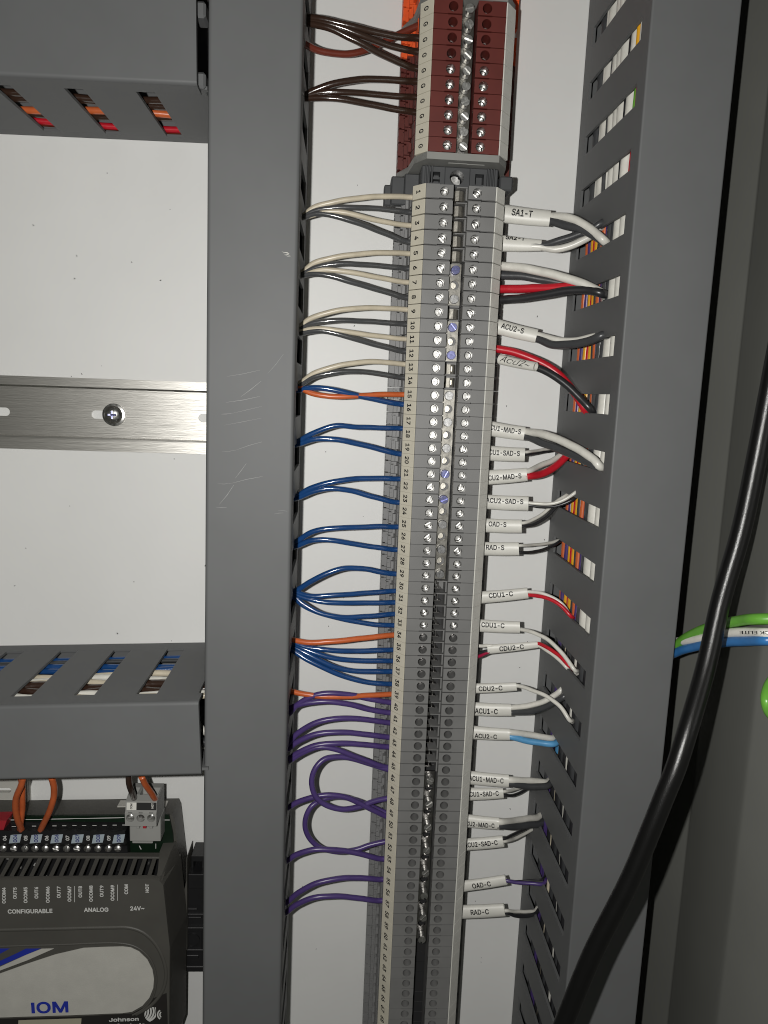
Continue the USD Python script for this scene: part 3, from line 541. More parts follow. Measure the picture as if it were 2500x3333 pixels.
def right_wire(zk, pts, r, mat, label, d0, off=0.0, axis=None):
    Q = [S(zk, *p) for p in pts]; e = at_x(*Q[-1], RX - 0.3); de = min(max(e[2], 12), 79); u0, u1 = Q[0][0], Q[-1][0]
    P = []
    for u, v in Q:
        t = (u - u0) / (u1 - u0); P.append(at(u, v, d0 + off + (de - d0 - off) * t))
    g = (P[-1] - P[-2]) / np.linalg.norm(P[-1] - P[-2])
    if axis is None: P = [P[0] - (P[1] - P[0]) / np.linalg.norm(P[1] - P[0]) * 6] + P
    else:
        a, b, rr = axis; ex = (b - a) / np.linalg.norm(b - a); o = P[0] - b; o = o - ex * (o @ ex); o[2] *= 0.3
        lim = max(rr - r, 0.1); n_ = np.linalg.norm(o); o = o * min(1, lim / max(n_, 1e-6)) * .8
        P = [b - ex * 7 + o * .7, b - ex * 2.5 + o, b + ex * 0.6 + o * 1.1] + P[1:]
    sgn = 1 if g[1] > 0.05 else -1
    P += [np.array([RX + 1.5 + r, P[-1][1] + g[1] * 3, de - 4]), np.array([RX + 3.2 + r, P[-1][1] + sgn * 11, de - 10])]
    wire('wire', label, P, r, mat, n=50)
def wl(c, s): return f'{c} wire leaving the {s} sleeve for the right hand duct'.replace('right hand', 'slotted')
sleeve('A', (225, 158), (482, 185), 47, 40, 'SA1-T', (275, 387), 'white sleeve printed SA1-T beside terminal 2', [
    ([(478, 163), (580, 180), (660, 215), (730, 265), (770, 300)], 1.9, 'white', wl('thick white', 'SA1-T')), ([(470, 203), (560, 220), (650, 240), (720, 275), (765, 303)], 2.0, 'charcoal', wl('thick black', 'SA1-T'))], toff=.8, tsize=3.0)
sleeve('A', (215, 318), (435, 330), 45, 28, 'SA2-T', (240, 345), 'twisted white sleeve whose SA2 print is turned upward, beside terminal 4', [
    ([(430, 328), (520, 308), (620, 275), (700, 245), (760, 208)], 1.7, 'charcoal', wl('black', 'SA2')), ([(428, 352), (520, 350), (610, 325), (690, 285), (740, 240)], 1.7, 'white', wl('white', 'SA2'))], toff=3.0, tsize=2.6)
for pts, r, m, l in (([(205, 440), (320, 450), (450, 475), (580, 510), (680, 545), (755, 585)], 2.0, 'white', 'bare white wire from terminal six to the slotted duct'), ([(205, 490), (330, 495), (450, 515), (560, 535), (650, 555), (720, 575)], 2.0, 'charcoal', 'black wire from terminal six passing behind the white one'),
                     ([(200, 566), (350, 563), (500, 558), (640, 552), (690, 562), (750, 582)], 1.95, 'red', 'red wire from terminal seven to the slotted duct'), ([(200, 625), (350, 612), (480, 590), (590, 572), (680, 572), (760, 588)], 1.95, 'black', 'black wire from terminal eight to the slotted duct')):
    right_wire('A', pts, r, m, l, 30, off=1.5 if 'bare white' in l else (-1.5 if 'behind' in l else 0))
sleeve('A', (185, 765), (410, 820), 40, 36, 'ACU2-S', (218, 340), 'white sleeve printed ACU2-S beside terminal 10', [
    ([(405, 808), (480, 830), (560, 845), (640, 840), (720, 820)], 1.5, 'white', wl('white', 'ACU2-S')), ([(400, 840), (490, 865), (580, 865), (680, 850), (765, 815)], 1.9, 'charcoal', wl('thick black', 'ACU2-S'))], toff=.8, tsize=2.5)
right_wire('A', [(180, 885), (280, 905), (400, 948), (500, 1003), (570, 1070), (630, 1150), (670, 1215)], 1.9, 'red', 'red wire running down beside the handwritten sleeve', 31)
sleeve('A', (215, 945), (405, 985), 27, 23, 'ACU2~', (225, 385), 'small white wrap with handwritten ACU2 around a black wire', [], dz=(36.2, 50), tsize=2.4, start_dx=-.2, flat=0.95, italic=True)
right_wire('A', [(170, 933), (220, 945), (400, 985), (500, 1032), (580, 1092), (650, 1160), (700, 1215)], 1.75, 'black', 'black wire coming out of the handwritten wrap', 32.5)
sleeve('B', (148, 238), (345, 268), 41, 37, 'ACU1-MAD-S', (141, 326), 'white sleeve printed ACU1-MAD-S beside terminals 17 and 18', [
    ([(342, 252), (440, 270), (540, 305), (640, 355), (720, 410), (745, 440)], 1.9, 'white', wl('thick white', 'ACU1-MAD-S')), ([(342, 288), (440, 318), (540, 355), (640, 400), (740, 445)], 1.8, 'charcoal', wl('thick dark grey', 'ACU1-MAD-S'))], toff=.75)
sleeve('B', (138, 372), (345, 382), 42, 38, 'ACU1-SAD-S', (131, 318), 'white sleeve printed ACU1-SAD-S under the ACU1-MAD-S sleeve', [
    ([(342, 364), (420, 358), (500, 346), (545, 338)], 0.75, 'white', wl('thin white', 'ACU1-SAD-S')), ([(342, 380), (420, 370), (500, 358), (540, 350)], 0.75, 'black', wl('thin black', 'ACU1-SAD-S'))], toff=.75, dz=(28, 31))
sleeve('B', (130, 505), (358, 488), 42, 36, 'ACU2-MAD-S', (130, 328), 'white sleeve printed ACU2-MAD-S beside terminal 21', [
    ([(340, 462), (420, 443), (490, 415), (540, 385), (570, 365)], 1.4, 'white', wl('white', 'ACU2-MAD-S')), ([(355, 498), (430, 488), (500, 453), (550, 410), (585, 375)], 1.85, 'red', wl('thick red', 'ACU2-MAD-S'))], toff=-.1)
sleeve('B', (122, 635), (365, 645), 40, 40, 'ACU2-SAD-S', (136, 338), 'white sleeve printed ACU2-SAD-S beside terminals 22 and 23', [
    ([(362, 641), (450, 648), (520, 640), (580, 612), (620, 585)], 0.85, 'white', wl('thin white', 'ACU2-SAD-S')), ([(362, 657), (460, 664), (540, 652), (610, 620)], 0.8, 'black', wl('thin black', 'ACU2-SAD-S'))], toff=1.2)
sleeve('B', (118, 762), (330, 768), 39, 37, 'OAD-S', (152, 248), 'white sleeve printed OAD-S beside terminal 25', [
    ([(327, 747), (390, 732), (450, 695), (510, 640), (570, 600)], 0.85, 'white', wl('thin white', 'OAD-S')), ([(327, 768), (400, 755), (460, 720), (520, 660), (570, 618)], 0.8, 'black', wl('thin black', 'OAD-S'))], toff=1.2)
sleeve('B', (108, 888), (315, 890), 38, 37, 'RAD-S', (138, 237), 'white sleeve printed RAD-S beside terminal 27', [
    ([(312, 870), (400, 868), (470, 860), (525, 845)], 0.8, 'white', wl('thin white', 'RAD-S')), ([(310, 913), (400, 905), (470, 885), (530, 853)], 0.8, 'black', wl('thin black', 'RAD-S'))], toff=1.2)
sleeve('C', (95, 158), (362, 133), 36, 31, 'CDU1-C', (153, 283), 'white sleeve printed CDU1-C with a red and white pair', [
    ([(358, 126), (440, 135), (500, 160), (550, 195), (585, 245)], 0.85, 'white', wl('thin white', 'upper CDU1-C')), ([(358, 147), (430, 152), (490, 170), (550, 210), (595, 260)], 0.95, 'red', wl('thin red', 'upper CDU1-C'))], toff=1.1)
sleeve('C', (88, 308), (320, 318), 37, 33, 'CDU1-C', (112, 237), 'white sleeve printed CDU1-C with a single white wire', [
    ([(317, 331), (400, 350), (470, 385), (530, 440), (580, 500), (615, 550)], 1.0, 'white', wl('white', 'lower CDU1-C'))], toff=1.2)
sleeve('C', (145, 437), (415, 412), 29, 19, 'CDU2-C', (208, 340), 'narrow white sleeve printed CDU2-C with red and white wires', [
    ([(412, 407), (470, 430), (530, 470), (590, 530)], 0.95, 'red', wl('thin red', 'narrow CDU2-C')), ([(412, 424), (470, 447), (530, 492), (577, 540)], 0.9, 'white', wl('thin white', 'narrow CDU2-C'))], start_dx=-.1, dz=(33, 37), toff=.2)
for (a, b, r, m, l) in (((66, 420), (155, 418), .9, 'white', 'short white wire entering the narrow CDU2-C sleeve'), ((66, 466), (150, 444), .9, 'black', 'short black wire entering the narrow CDU2-C sleeve'), ((60, 492), (148, 452), 0.9, 'pinkred', 'short dark red wire entering the narrow CDU2-C sleeve')):
    A_, B_ = at(*S('C', *a), 30), at(*S('C', *b), 33.5); wire('wire', l, [A_ + (A_ - B_) * .5, A_, (A_ + B_) / 2, B_, at(*S('C', 200, 430 + (3 if m != 'white' else -4)), 33.4)], r, m)
sleeve('C', (68, 648), (302, 638), 30, 25, 'CDU2-C', (98, 226), 'white sleeve printed CDU2-C with a single white wire', [
    ([(299, 634), (390, 660), (470, 695), (540, 750), (588, 820)], 1.0, 'white', wl('white', 'lower CDU2-C'))], toff=.3, dz=(32, 37))
sleeve('C', (62, 758), (272, 765), 41, 36, 'ACU1-C', (77, 200), 'white sleeve printed ACU1-C below the lower CDU2-C sleeve', [
    ([(268, 748), (360, 742), (440, 722), (500, 690), (545, 655)], 1.4, 'white', wl('printed white', 'ACU1-C')), ([(270, 778), (370, 773), (450, 750), (520, 715), (560, 690)], 1.5, 'charcoal', wl('dark grey', 'ACU1-C'))], toff=-.1, tsize=2.7, dz=(29, 33))
sleeve('C', (55, 885), (265, 897), 42, 34, 'ACU2-C', (77, 197), 'white sleeve printed ACU2-C with a white and light blue pair', [
    ([(258, 878), (350, 895), (430, 908), (490, 918)], 1.6, 'white', wl('white', 'ACU2-C')), ([(258, 910), (350, 930), (430, 942), (505, 948)], 1.6, 'light_blue', wl('light blue', 'ACU2-C'))], toff=-.7, tsize=2.4)
sleeve('D', (38, 50), (260, 70), 41, 38, 'ACU1-MAD-C', (45, 232), 'white sleeve printed ACU1-MAD-C beside terminals 46 and 47', [
    ([(256, 62), (340, 68), (410, 72), (460, 78)], 1.75, 'white', wl('white', 'ACU1-MAD-C')), ([(256, 90), (350, 98), (420, 100), (470, 95)], 1.7, 'charcoal', wl('dark grey', 'ACU1-MAD-C'))], toff=.9, tsize=2.5, dz=(31, 36))
sleeve('D', (35, 140), (230, 135), 42, 32, 'ACU1-SAD-C', (30, 205), 'white sleeve printed ACU1-SAD-C tucked under the ACU1-MAD-C sleeve', [
    ([(227, 126), (290, 116), (330, 102), (372, 88)], 0.8, 'white', wl('thin white', 'ACU1-SAD-C')), ([(227, 150), (290, 145), (340, 122), (375, 102)], 0.8, 'black', wl('thin black', 'ACU1-SAD-C'))], toff=1.0, tsize=2.5, dz=(25, 28))
sleeve('D', (22, 283), (208, 300), 41, 36, 'ACU2-MAD-C', (14, 184), 'white sleeve printed ACU2-MAD-C beside terminals 49 and 50', [
    ([(204, 286), (290, 284), (360, 273), (412, 268)], 1.75, 'white', wl('white', 'ACU2-MAD-C')), ([(206, 318), (300, 316), (370, 307), (425, 302)], 1.8, 'charcoal', wl('dark grey', 'ACU2-MAD-C'))], toff=-.3, tsize=2.5, dz=(31, 36))
sleeve('D', (22, 413), (230, 395), 38, 36, 'ACU2-SAD-C', (20, 200), 'white sleeve printed ACU2-SAD-C under the ACU2-MAD-C sleeve', [
    ([(226, 380), (280, 360), (340, 332), (385, 312)], 0.85, 'black', wl('thin black', 'ACU2-SAD-C')), ([(226, 397), (290, 382), (350, 352), (392, 328)], 0.85, 'white', wl('thin white', 'ACU2-SAD-C'))], toff=.9, tsize=2.5, dz=(27, 31))
sleeve('D', (8, 638), (245, 603), 35, 32, 'OAD-C', (64, 163), 'white sleeve printed OAD-C with a purple wire', [
    ([(242, 612), (300, 618), (370, 622), (445, 625)], 0.95, 'violet', wl('purple', 'OAD-C')), ([(242, 618), (330, 610), (400, 604), (440, 602)], 0.6, 'black', wl('thin black', 'OAD-C'))], toff=.5, tsize=2.6)
sleeve('D', (0, 777), (237, 765), 43, 40, 'RAD-C', (56, 154), 'white sleeve printed RAD-C, lowest of the sleeves', [
    ([(234, 772), (300, 775), (360, 775), (398, 772)], 0.9, 'white', wl('white', 'RAD-C')), ([(234, 792), (300, 798), (360, 797), (402, 787)], 1.0, 'black', wl('black', 'RAD-C'))], toff=1.2, tsize=2.6)

# ---------------------------------------------------------------- wires lying inside the ducts
def wob(n, a, s): return a * np.sin(np.linspace(0, 3.1 * s, n) + s)
def bundle_v(y0, y1, items, where):
    cnt = {}
    for k, (d, m, r) in enumerate(items):
        n = 12; y = np.linspace(-y0, -y1, n); x = RX + 2.2 + r + wob(n, .3, 1 + k * .37); dd = np.maximum(d - (1.9 + r) / .34 + wob(n, 1.0, .7 + .53 * k), 2.4 + r)
        wire('duct_wire', f'{m.replace("_", " ")} wire behind the right duct slots {where}, {ords[k]} from the cover', np.stack([x, y, dd], 1), r, m, group='wires lying in the slotted duct', n=40, sides=10)
b_ = lambda k: rd_slots[k] + 6.6 + 9
bundle_v(-190, rd_slots[8] - 9, [(72.4, 'white', 2.5), (67.6, 'black', 1.0), (63.5, 'white', 3.0), (56.5, 'white', 3.1), (50, 'white', 2.9), (44.5, 'slate', 1.0), (40, 'white', 2.6), (35, 'white', 1.4), (28, 'charcoal', 2.2)], 'near its top')
bundle_v(rd_slots[6] - 9, rd_slots[8] - 9, [(78.6, 'red', 1.3)], 'at slots two and three')
bundle_v(rd_slots[6] - 9, rd_slots[7] - 9, [(75.9, 'green', 1.1)], 'at slot two')
bundle_v(-190, rd_slots[6] - 11, [(80.5, 'white', 1.6), (76.6, 'yellow', 1.1)], 'at slot one')
bundle_v(rd_slots[8] - 7, rd_slots[16] - 9, [(78, 'white', 3.2), (70.5, 'white', 3.3), (63.5, 'charcoal', 2.0), (59, 'slate', 2.1), (55.5, 'violet', 1.2), (51.5, 'orange', 1.4), (48, 'charcoal', 1.6), (43.5, 'yellow', 1.5), (40, 'red', 1.2), (36.5, 'yellow', 1.4), (31, 'violet', 1.3), (27, 'orange', 1.3)], 'at mid height')
bundle_v(rd_slots[16] - 7, 520, [(82, 'sky_blue', 1.3), (79, 'white', 1.4), (75, 'black', 1.9), (70.5, 'charcoal', 2.2), (66, 'black', 2.0), (62, 'white', 1.5), (58, 'black', 2.2), (53, 'charcoal', 2.3), (48, 'black', 2.1), (44.2, 'cream', 0.9), (40.5, 'black', 2.0), (36, 'violet', 1.4), (32, 'violet', 1.5), (27.5, 'charcoal', 2.0)], 'near its foot')
def bundle_h(o, ang, s0, s1, t, back, items, where, grp):
    ca, sa = math.cos(ang), math.sin(ang)
    for k, (d, m, r) in enumerate(items):
        n = 12; s = np.linspace(s0, s1, n); tt = t(r) + wob(n, .3, 1 + k * .41); dd = np.maximum(d - back(r) + wob(n, 1.9, .9 + .6 * k), 2.4 + r)
        wire('duct_wire', f'{m.replace("_", " ")} wire inside the {where} duct, {ords[k]} out from the panel', np.stack([o[0] + s * ca - tt * sa, o[1] + s * sa + tt * ca, dd], 1), r, m, group=grp, n=40, sides=10)
bundle_h(oU, angU, -118, 12, lambda r: 2.2 + r, lambda r: (2 + r) / .24, [(19, 'rust', 1.5), (24, 'red', 1.5), (36, 'brown', 1.5), (41, 'orange', 1.6), (53, 'brown', 1.6), (58, 'brown', 1.5)], 'upper left', 'wires lying in the upper left duct')
bundle_h(oL, angL, -118, 12, lambda r: wL - 2.2 - r, lambda r: (2 + r) / .42, [(22, 'blue', 1.5), (27, 'charcoal', 1.2), (34, 'blue', 1.6), (39, 'blue', 1.5), (46, 'cream', 1.6), (50.5, 'white', 1.6), (55, 'cream', 1.5), (60, 'brown', 2.2), (65.5, 'brown', 1.6), (70, 'white', 1.5), (73.5, 'cream', 1.4)], 'lower left', 'wires lying in the lower left duct')
for k, (du, c0) in enumerate(((0, 'white'), (3, 'charcoal'), (5.5, 'white'), (7.5, 'cream'), (9.2, 'charcoal'), (10.5, 'white'))):
    q = at(664, 2375 + du * 12, 62)
    wire('duct_wire', f'{c0} wire slanting across the open end of the lower left duct, {ords[k]} from the top', [q + [-6, 5, -6], q + [-1.5, 1.5, 0], q + [3.5, -3, 2], q + [9, -6, 0]], 1.3, c0, group='wires crossing the end of the lower left duct', n=16)

# ---------------------------------------------------------------- cables at the far right
def Cz(*p, k='C'): return S(k, *p)
P = [at(u, v, d) for (u, v), d in (((2549, 1040), 130), (S('B', 1597, 400), 130), (S('B', 1512, 800), 130.5), (S('C', 1407, 166), 133.2), (S('C', 1324, 530), 139.5), (S('C', 1216, 905), 149.5), (S('C', 1160, 1080), 152.5), (S('D', 1100, 150), 153.5), (S('D', 1036, 310), 154), (S('D', 915, 600), 154), (S('D', 712, 1000), 153), (S('D', 555, 1380), 152), ((1745, 3550), 151))]
P = [2 * P[0] - P[1]] + P
solo('power_cable', sweep(spline(P, 120), 3.5, None, 24), 'cable_black', 'thick glossy black power cable hanging diagonally across the lower right', 'cable', smooth=True)
def cable3(pts, ds, r, m, label):
    return wire('equipment_wire', label, edge_pts(pts, ds), r, m, n=50, sides=16)
def edge_pts(pts, ds):
    if len(set(ds)) == 1: return [at_x(*S('C', x, y), 153.5) for x, y in pts]
    return [at_x(*S('C', x, y), 145.5 + 8.5 * min(max((x - 1085) / 575, 0), 1.0)) if x <= 1660 else at(*S('C', x, y), ds[-1] + 4) for x, y in pts]
cable3([(1085, 480), (1130, 442), (1180, 402), (1250, 358), (1320, 328), (1400, 305), (1520, 280), (1600, 274), (1750, 270)], [72, 78, 88, 98, 106, 113, 121, 126, 136], 2.1, 'green', 'green insulated wire arching over the white and blue ones at the right edge')
ww = edge_pts(*([(1085, 410), (1135, 398), (1200, 392), (1290, 380), (1440, 350), (1560, 345), (1660, 350), (1750, 355)], [68, 74, 84, 95, 107, 115, 122, 128]))
white_wire = thing('equipment_wire', 'white wire printed CK ELITE between the green and blue wires', 'wire', ww[0])
part(white_wire, 'insulation', sweep(spline(ww, 60), 1.85, None, 16), 'wire_white', smooth=True)
p0, p1 = at_x(*S('C', 1668, 339), 152.0), at_x(*S('C', 1506, 338), 149.7)
part(white_wire, 'lettering', text('CK ELITE', p0, p1, (0, -1, 0.12), 1.15, thick=0.1), 'ink', smooth=False)
cable3([(1085, 480), (1128, 468), (1200, 440), (1300, 415), (1430, 398), (1550, 392), (1660, 388), (1750, 386)], [68, 76, 86, 98, 109, 116, 122, 128], 1.9, 'sky_blue', 'blue insulated wire lowest of the three at the right edge')
cable3([(1750, 560), (1690, 600), (1660, 655), (1650, 705), (1660, 755), (1690, 800), (1750, 840)], [125] * 7, 2.0, 'green', 'bend of a green wire just showing at the right edge')

# ---------------------------------------------------------------- input output module, lower left
def Mz(x, y, d): return at(x / 2.212, 2500 + y / 2.212, d)
mod = thing('io_module', 'dark grey input output module with white oval label in the lower left', 'control module', Mz(600, 1000, 0))
def polyd(pts, d): return [tuple(Mz(x, y, d)[:2]) for x, y in pts]
def prism(pts, d, d0, d1):
    q = polyd(pts, d); m = ext_d(q, d0, d1)
    return m if m.volume() > 0.001 else ext_d(q[::-1], d0, d1)
base = [(-260, 236), (205, 238), (225, 258), (240, 240), (1285, 224), (1302, 260), (1345, 640), (1347, 1300), (1300, 2050), (-260, 2050)]
part(mod, 'housing', prism([(-260, 236), (225, 238), (1285, 224), (1302, 260), (1345, 640), (1347, 1300), (1300, 2050), (-260, 2050)], 4, 3, 20), 'module')
part(mod, 'circuit_board', prism([(-260, 352), (1215, 340), (1245, 480), (1255, 640), (-260, 640)], 21.5, 20.05, 21.5), 'pcb')
for pts in (((70, 372), (895, 355), (895, 359), (70, 376)), ((1180, 372), (1222, 372), (1222, 376), (1180, 376)), ((1180, 372), (1184, 372), (1184, 430), (1180, 430)), ((1120, 580), (1124, 580), (1124, 545), (1120, 545)), ((1000, 560), (1006, 560), (1020, 585), (1012, 585))):
    part(mod, 'board_line', prism(pts, 21.6, 21.4, 21.65), 'white_print')
# screw terminal strip
ya = [Mz(400, y, d)[1] for y, d in ((385, 21.5), (455, 31), (545, 31), (560, 27.5), (628, 26.5), (632, 21.5))]
xl, xr = Mz(-260, 500, 30)[0], Mz(905, 500, 30)[0]
strip = part(mod, 'screw_strip', ext_x([(ya[0], 21.45), (ya[0], 24), (ya[1], 31), (ya[2], 31), (ya[3], 27.5), (ya[4], 26.5), (ya[5], 21.45)][::-1], xl, xr), 'black_plastic')
for i, x in enumerate((20, 97, 177, 250, 325, 402, 478, 552, 628, 703, 778, 847)):
    c = Mz(x, 583, 28.5); s = pan_screw(1.8, 26.4, 29.2, random.uniform(0, 180)); part(mod, 'screw', shift(s, c[0], c[1]), 'metal')
for i, (x, n) in enumerate(((110, 'OC4'), (260, 'OC5'), (408, 'OC6'), (558, 'OC7'), (707, 'OC8'), (855, 'OC9'))):
    st = part(strip, 'label_patch', prism([(x - 33, 482), (x + 46, 476), (x + 33, 536), (x - 46, 542)], 31.05, 30.9, 31.12), 'sticker_blue')
    part(strip, 'lettering', text(n, Mz(x + 12, 535, 31.14), Mz(x + 12, 480, 31.14), (-1, 0, 0), 1.75, True), 'navy_print', smooth=False)
for i, (x, n) in enumerate(((34, '04'), (185, '05'), (336, '06'), (486, '07'), (634, '08'), (783, '09'))):
    part(strip, 'lettering', text(n, Mz(x + 12, 522, 31.05), Mz(x + 12, 487, 31.05), (-1, 0, 0), 1.65, True), 'white_print', smooth=False)
for x in (100, 245, 392, 462, 536, 605, 680, 753, 826, 895):
    yy = 421 - x * .012; part(strip, 'dash_mark', hull([Mz(x + sx * 15, yy + sy * 2.2, 27.3 + e) for sx in (-1, 1) for sy in (-1, 1) for e in (-.3, .25)]), 'white_print')
part(mod, 'red_connector', prism([(-260, 385), (48, 378), (40, 400), (8, 500), (-260, 520)], 30, 21.5, 30), 'red_plastic')
# front cover
fr = [(-260, 806), (1095, 793), (1150, 806), (1180, 840), (1228, 1300), (1222, 2050), (-260, 2050)]
f45 = np.array(polyd(fr, 45)); f22 = f45.copy(); f22[3:6, 0] += 3.2; f22[2, 0] += 2
cv = hull([(*q, 43.6) for q in f45] + [(*(q + (np.mean(f45, 0) - q) * .012), 45) for q in f45] + [(*q, 42.4) for q in f45])
part(mod, 'front_cover', cv, 'module')
for k in (2, 3, 4, 5):   # the side of the cover, down to the housing
    if k < 5: part(mod, 'cover_side', hull([(*f45[j], d) for j in (k, k + 1) for d in (43.5,)] + [(*(f45[j] - [1.6, 0]), d) for j in (k, k + 1) for d in (42.3, 19.8)] + [(*f22[j], 19.8) for j in (k, k + 1)]), 'module', smooth=False)
yv0, yv1 = Mz(500, 632, 29)[1], Mz(500, 800, 43.5)[1]
for i in range(22):
    xc = Mz(1135 - 71.0 * i, 800, 44)[0]
    if i == 0: xa, xb_ = xc - 1.2, Mz(1172, 806, 44)[0]
    else: xa, xb_ = xc - 1.0, xc + 1.0
    part(mod, 'vent_slat', hull([(x, y, d) for x in (xa, xb_) for y, d in ((yv0 - .6, 28.6), (yv0 - .6, 29.9), (yv0 - 1.4, 30.9), (yv1, 44.4), (yv1, 42.8))]), 'module')
part(mod, 'vent_rail', box(xl, Mz(1230, 620, 30)[0], yv0 - 1.0, yv0 + .3, 26, 30.2, .3), 'module')
part(mod, 'corner_block', hull([Mz(x, y, 29) for x, y in ((1150, 600), (1232, 596), (1240, 640))] + [Mz(x, y, 43.4) for x, y in ((1150, 803), (1176, 838), (1130, 800))] + [(*(Mz(x, y, 29)[:2]), 20) for x, y in ((1150, 600), (1240, 596), (1262, 800))] + [(f22[3][0], f22[3][1], 22)]), 'module')
part(mod, 'board_dark', box(xl, f45[3][0] - 2.5, yv1 - 26, yv0 - .9, 20.2, 21.2), 'black_plastic')
for i in range(26):
    c = (random.uniform(Mz(0, 700, 23)[0], Mz(1150, 700, 23)[0]), yv0 - random.uniform(5, 20)); k = random.uniform(.3, .9); part(mod, 'board_component', box(c[0] - k, c[0] + k, c[1] - k * .8, c[1] + k * .8, 21.2, 21.2 + random.uniform(.6, 2)), random.choice(['connector', 'metal', 'white_print', 'steel_dark']))
RT = [(28, 975, 860, 'OCOM4'), (107, 942, 860, 'OUT5'), (184, 972, 858, 'OCOM5'), (262, 940, 856, 'OUT6'), (344, 970, 853, 'OCOM6'), (423, 936, 853, 'OUT7'), (500, 962, 850, 'OCOM7'), (578, 932, 850, 'OUT8'), (655, 962, 846, 'OCOM8'), (732, 928, 846, 'OUT9'), (810, 955, 842, 'OCOM9'), (909, 908, 838, 'COM'), (1060, 896, 834, 'HOT'), (-50, 942, 860, 'OUT4')]
for x, y0, y1, s in RT: part(mod, 'lettering', text(s, Mz(x + 12, y0, 45.05), Mz(x + 12, y1, 45.05), (-1, 0, 0), 1.62, True), 'white_print', smooth=False)
for x, y0, y1, s, h in ((57, 1047, 1042, 'CONFIGURABLE', 2.1), (605, 1035, 1033, 'ANALOG', 2.1), (938, 1025, 1022, '24V~', 2.1)):
    xe = {'C': 378, 'A': 781, '2': 1040}[s[0]]; part(mod, 'lettering', text(s, Mz(x, y0, 45.05), Mz(xe, y1, 45.05), (0, 1, 0), h, bold=True), 'white_print', smooth=False)
for x, y0, y1 in ((538, 965, 850), (846, 955, 840)): part(mod, 'printed_line', prism([(x - 2, y0), (x + 2, y0), (x + 2, y1), (x - 2, y1)], 45.05, 44.95, 45.1), 'white_print')
rg = [(-260, 1172), (0, 1164), (400, 1155), (800, 1146), (930, 1148), (1030, 1182), (1120, 1265), (1178, 1380), (1196, 1490), (1172, 1600), (1090, 1705), (980, 1772)]
part(mod, 'bezel_ridge', sweep(spline([Mz(x, y, 44.7) for x, y in rg], 60), 1.0, .9, 12), 'module', smooth=True)
ov = spline([Mz(x, y, 45) for x, y in ((-260, 1290), (0, 1283), (400, 1272), (880, 1262), (985, 1290), (1075, 1365), (1120, 1470), (1122, 1570), (1095, 1660), (1030, 1735), (955, 1778))], 60)
part(mod, 'bezel_rim', sweep(ov, .55, .55, 10), 'module', smooth=True)
lp = [(-260, 1570), (0, 1480), (200, 1408), (400, 1342), (600, 1296), (720, 1290), (880, 1285), (940, 1292), (1000, 1320), (1060, 1378), (1097, 1450), (1109, 1520), (1103, 1585), (1075, 1655), (1025, 1712), (950, 1755), (880, 1765), (500, 1780), (0, 1796), (-260, 1803)]
face = part(mod, 'label_face', prism(lp, 45.2, 44.9, 45.2), 'label_face')
part(face, 'stripe', prism([(-260, 1560), (0, 1432), (190, 1345), (300, 1302), (388, 1300), (200, 1383), (0, 1458), (-260, 1585)], 45.2, 44.9, 45.18), 'label_face')
part(face, 'stripe', prism([(-260, 1530), (0, 1390), (130, 1330), (185, 1302), (292, 1301), (170, 1352), (0, 1425), (-260, 1550)], 45.2, 44.9, 45.16), 'blue_print')
part(face, 'stripe', prism([(-260, 1302), (68, 1301), (0, 1338), (-260, 1450)], 45.2, 44.9, 45.16), 'blue_print')
part(face, 'lettering', text('IOM', Mz(228, 1765, 45.25), Mz(494, 1756, 45.25), (0, 1, 0), 5.9, bold=True), 'blue_print', smooth=False)
part(mod, 'lower_band', prism([(-260, 1812), (0, 1806), (560, 1790), (950, 1768), (1040, 1720), (1100, 1660), (1200, 1620), (1215, 2050), (-260, 2050)], 45.1, 44.8, 45.1), 'module_band')
stk = part(mod, 'sticker', prism([(132, 1818), (586, 1804), (572, 2000), (125, 2010)], 45.3, 45.0, 45.25), 'sticker_cream')
part(stk, 'lettering', text('IOM', Mz(185, 1935, 45.3), Mz(385, 1930, 45.3), (0, 1, 0), 6.4), 'navy_print', smooth=False)
part(stk, 'lettering', text('8', Mz(490, 1928, 45.3), Mz(548, 1926, 45.3), (0, 1, 0), 6.6), 'navy_print', smooth=False)
part(mod, 'lettering', text('Johnson', Mz(785, 1826, 45.15), Mz(1000, 1818, 45.15), (0, 1, 0), 1.95, True), 'white_print', smooth=False)
part(mod, 'lettering', text('Controls', Mz(835, 1868, 45.15), Mz(1045, 1860, 45.15), (0, 1, 0), 1.95, True), 'white_print', smooth=False)
g0 = Mz(1102, 1776, 45.15); gr = np.linalg.norm(Mz(1164, 1776, 45.15) - g0); em = []
disc = m3.CrossSection.circle(gr, 40)
for k in range(-3, 4):
    em.append(((m3.CrossSection.circle(gr * 1.5, 60).translate((gr * (-1.95 + .32 * k), gr * .45)) - m3.CrossSection.circle(gr * 1.5 - gr * .2, 60).translate((gr * (-1.95 + .32 * k), gr * .45))) ^ disc ^ m3.CrossSection.square((gr * 1.35, gr * 3)).translate((-gr, -1.5 * gr))))
for k in range(3):
    em.append((m3.CrossSection.circle(gr * .8, 50).translate((gr * (1.25 + .0 * k), 0)) - m3.CrossSection.circle(gr * .64, 50).translate((gr * 1.25, 0))) ^ disc if k == 0 else (m3.CrossSection.circle(gr * (.8 - .27 * k), 50).translate((gr * 1.25, 0)) - m3.CrossSection.circle(gr * (.65 - .27 * k), 50).translate((gr * 1.25, 0))) ^ disc)
cs = em[0]
for e in em[1:]: cs = cs + e
part(mod, 'emblem', m3.Manifold.extrude(cs, .12).translate((g0[0], g0[1], 45.05)), 'white_print', smooth=False)
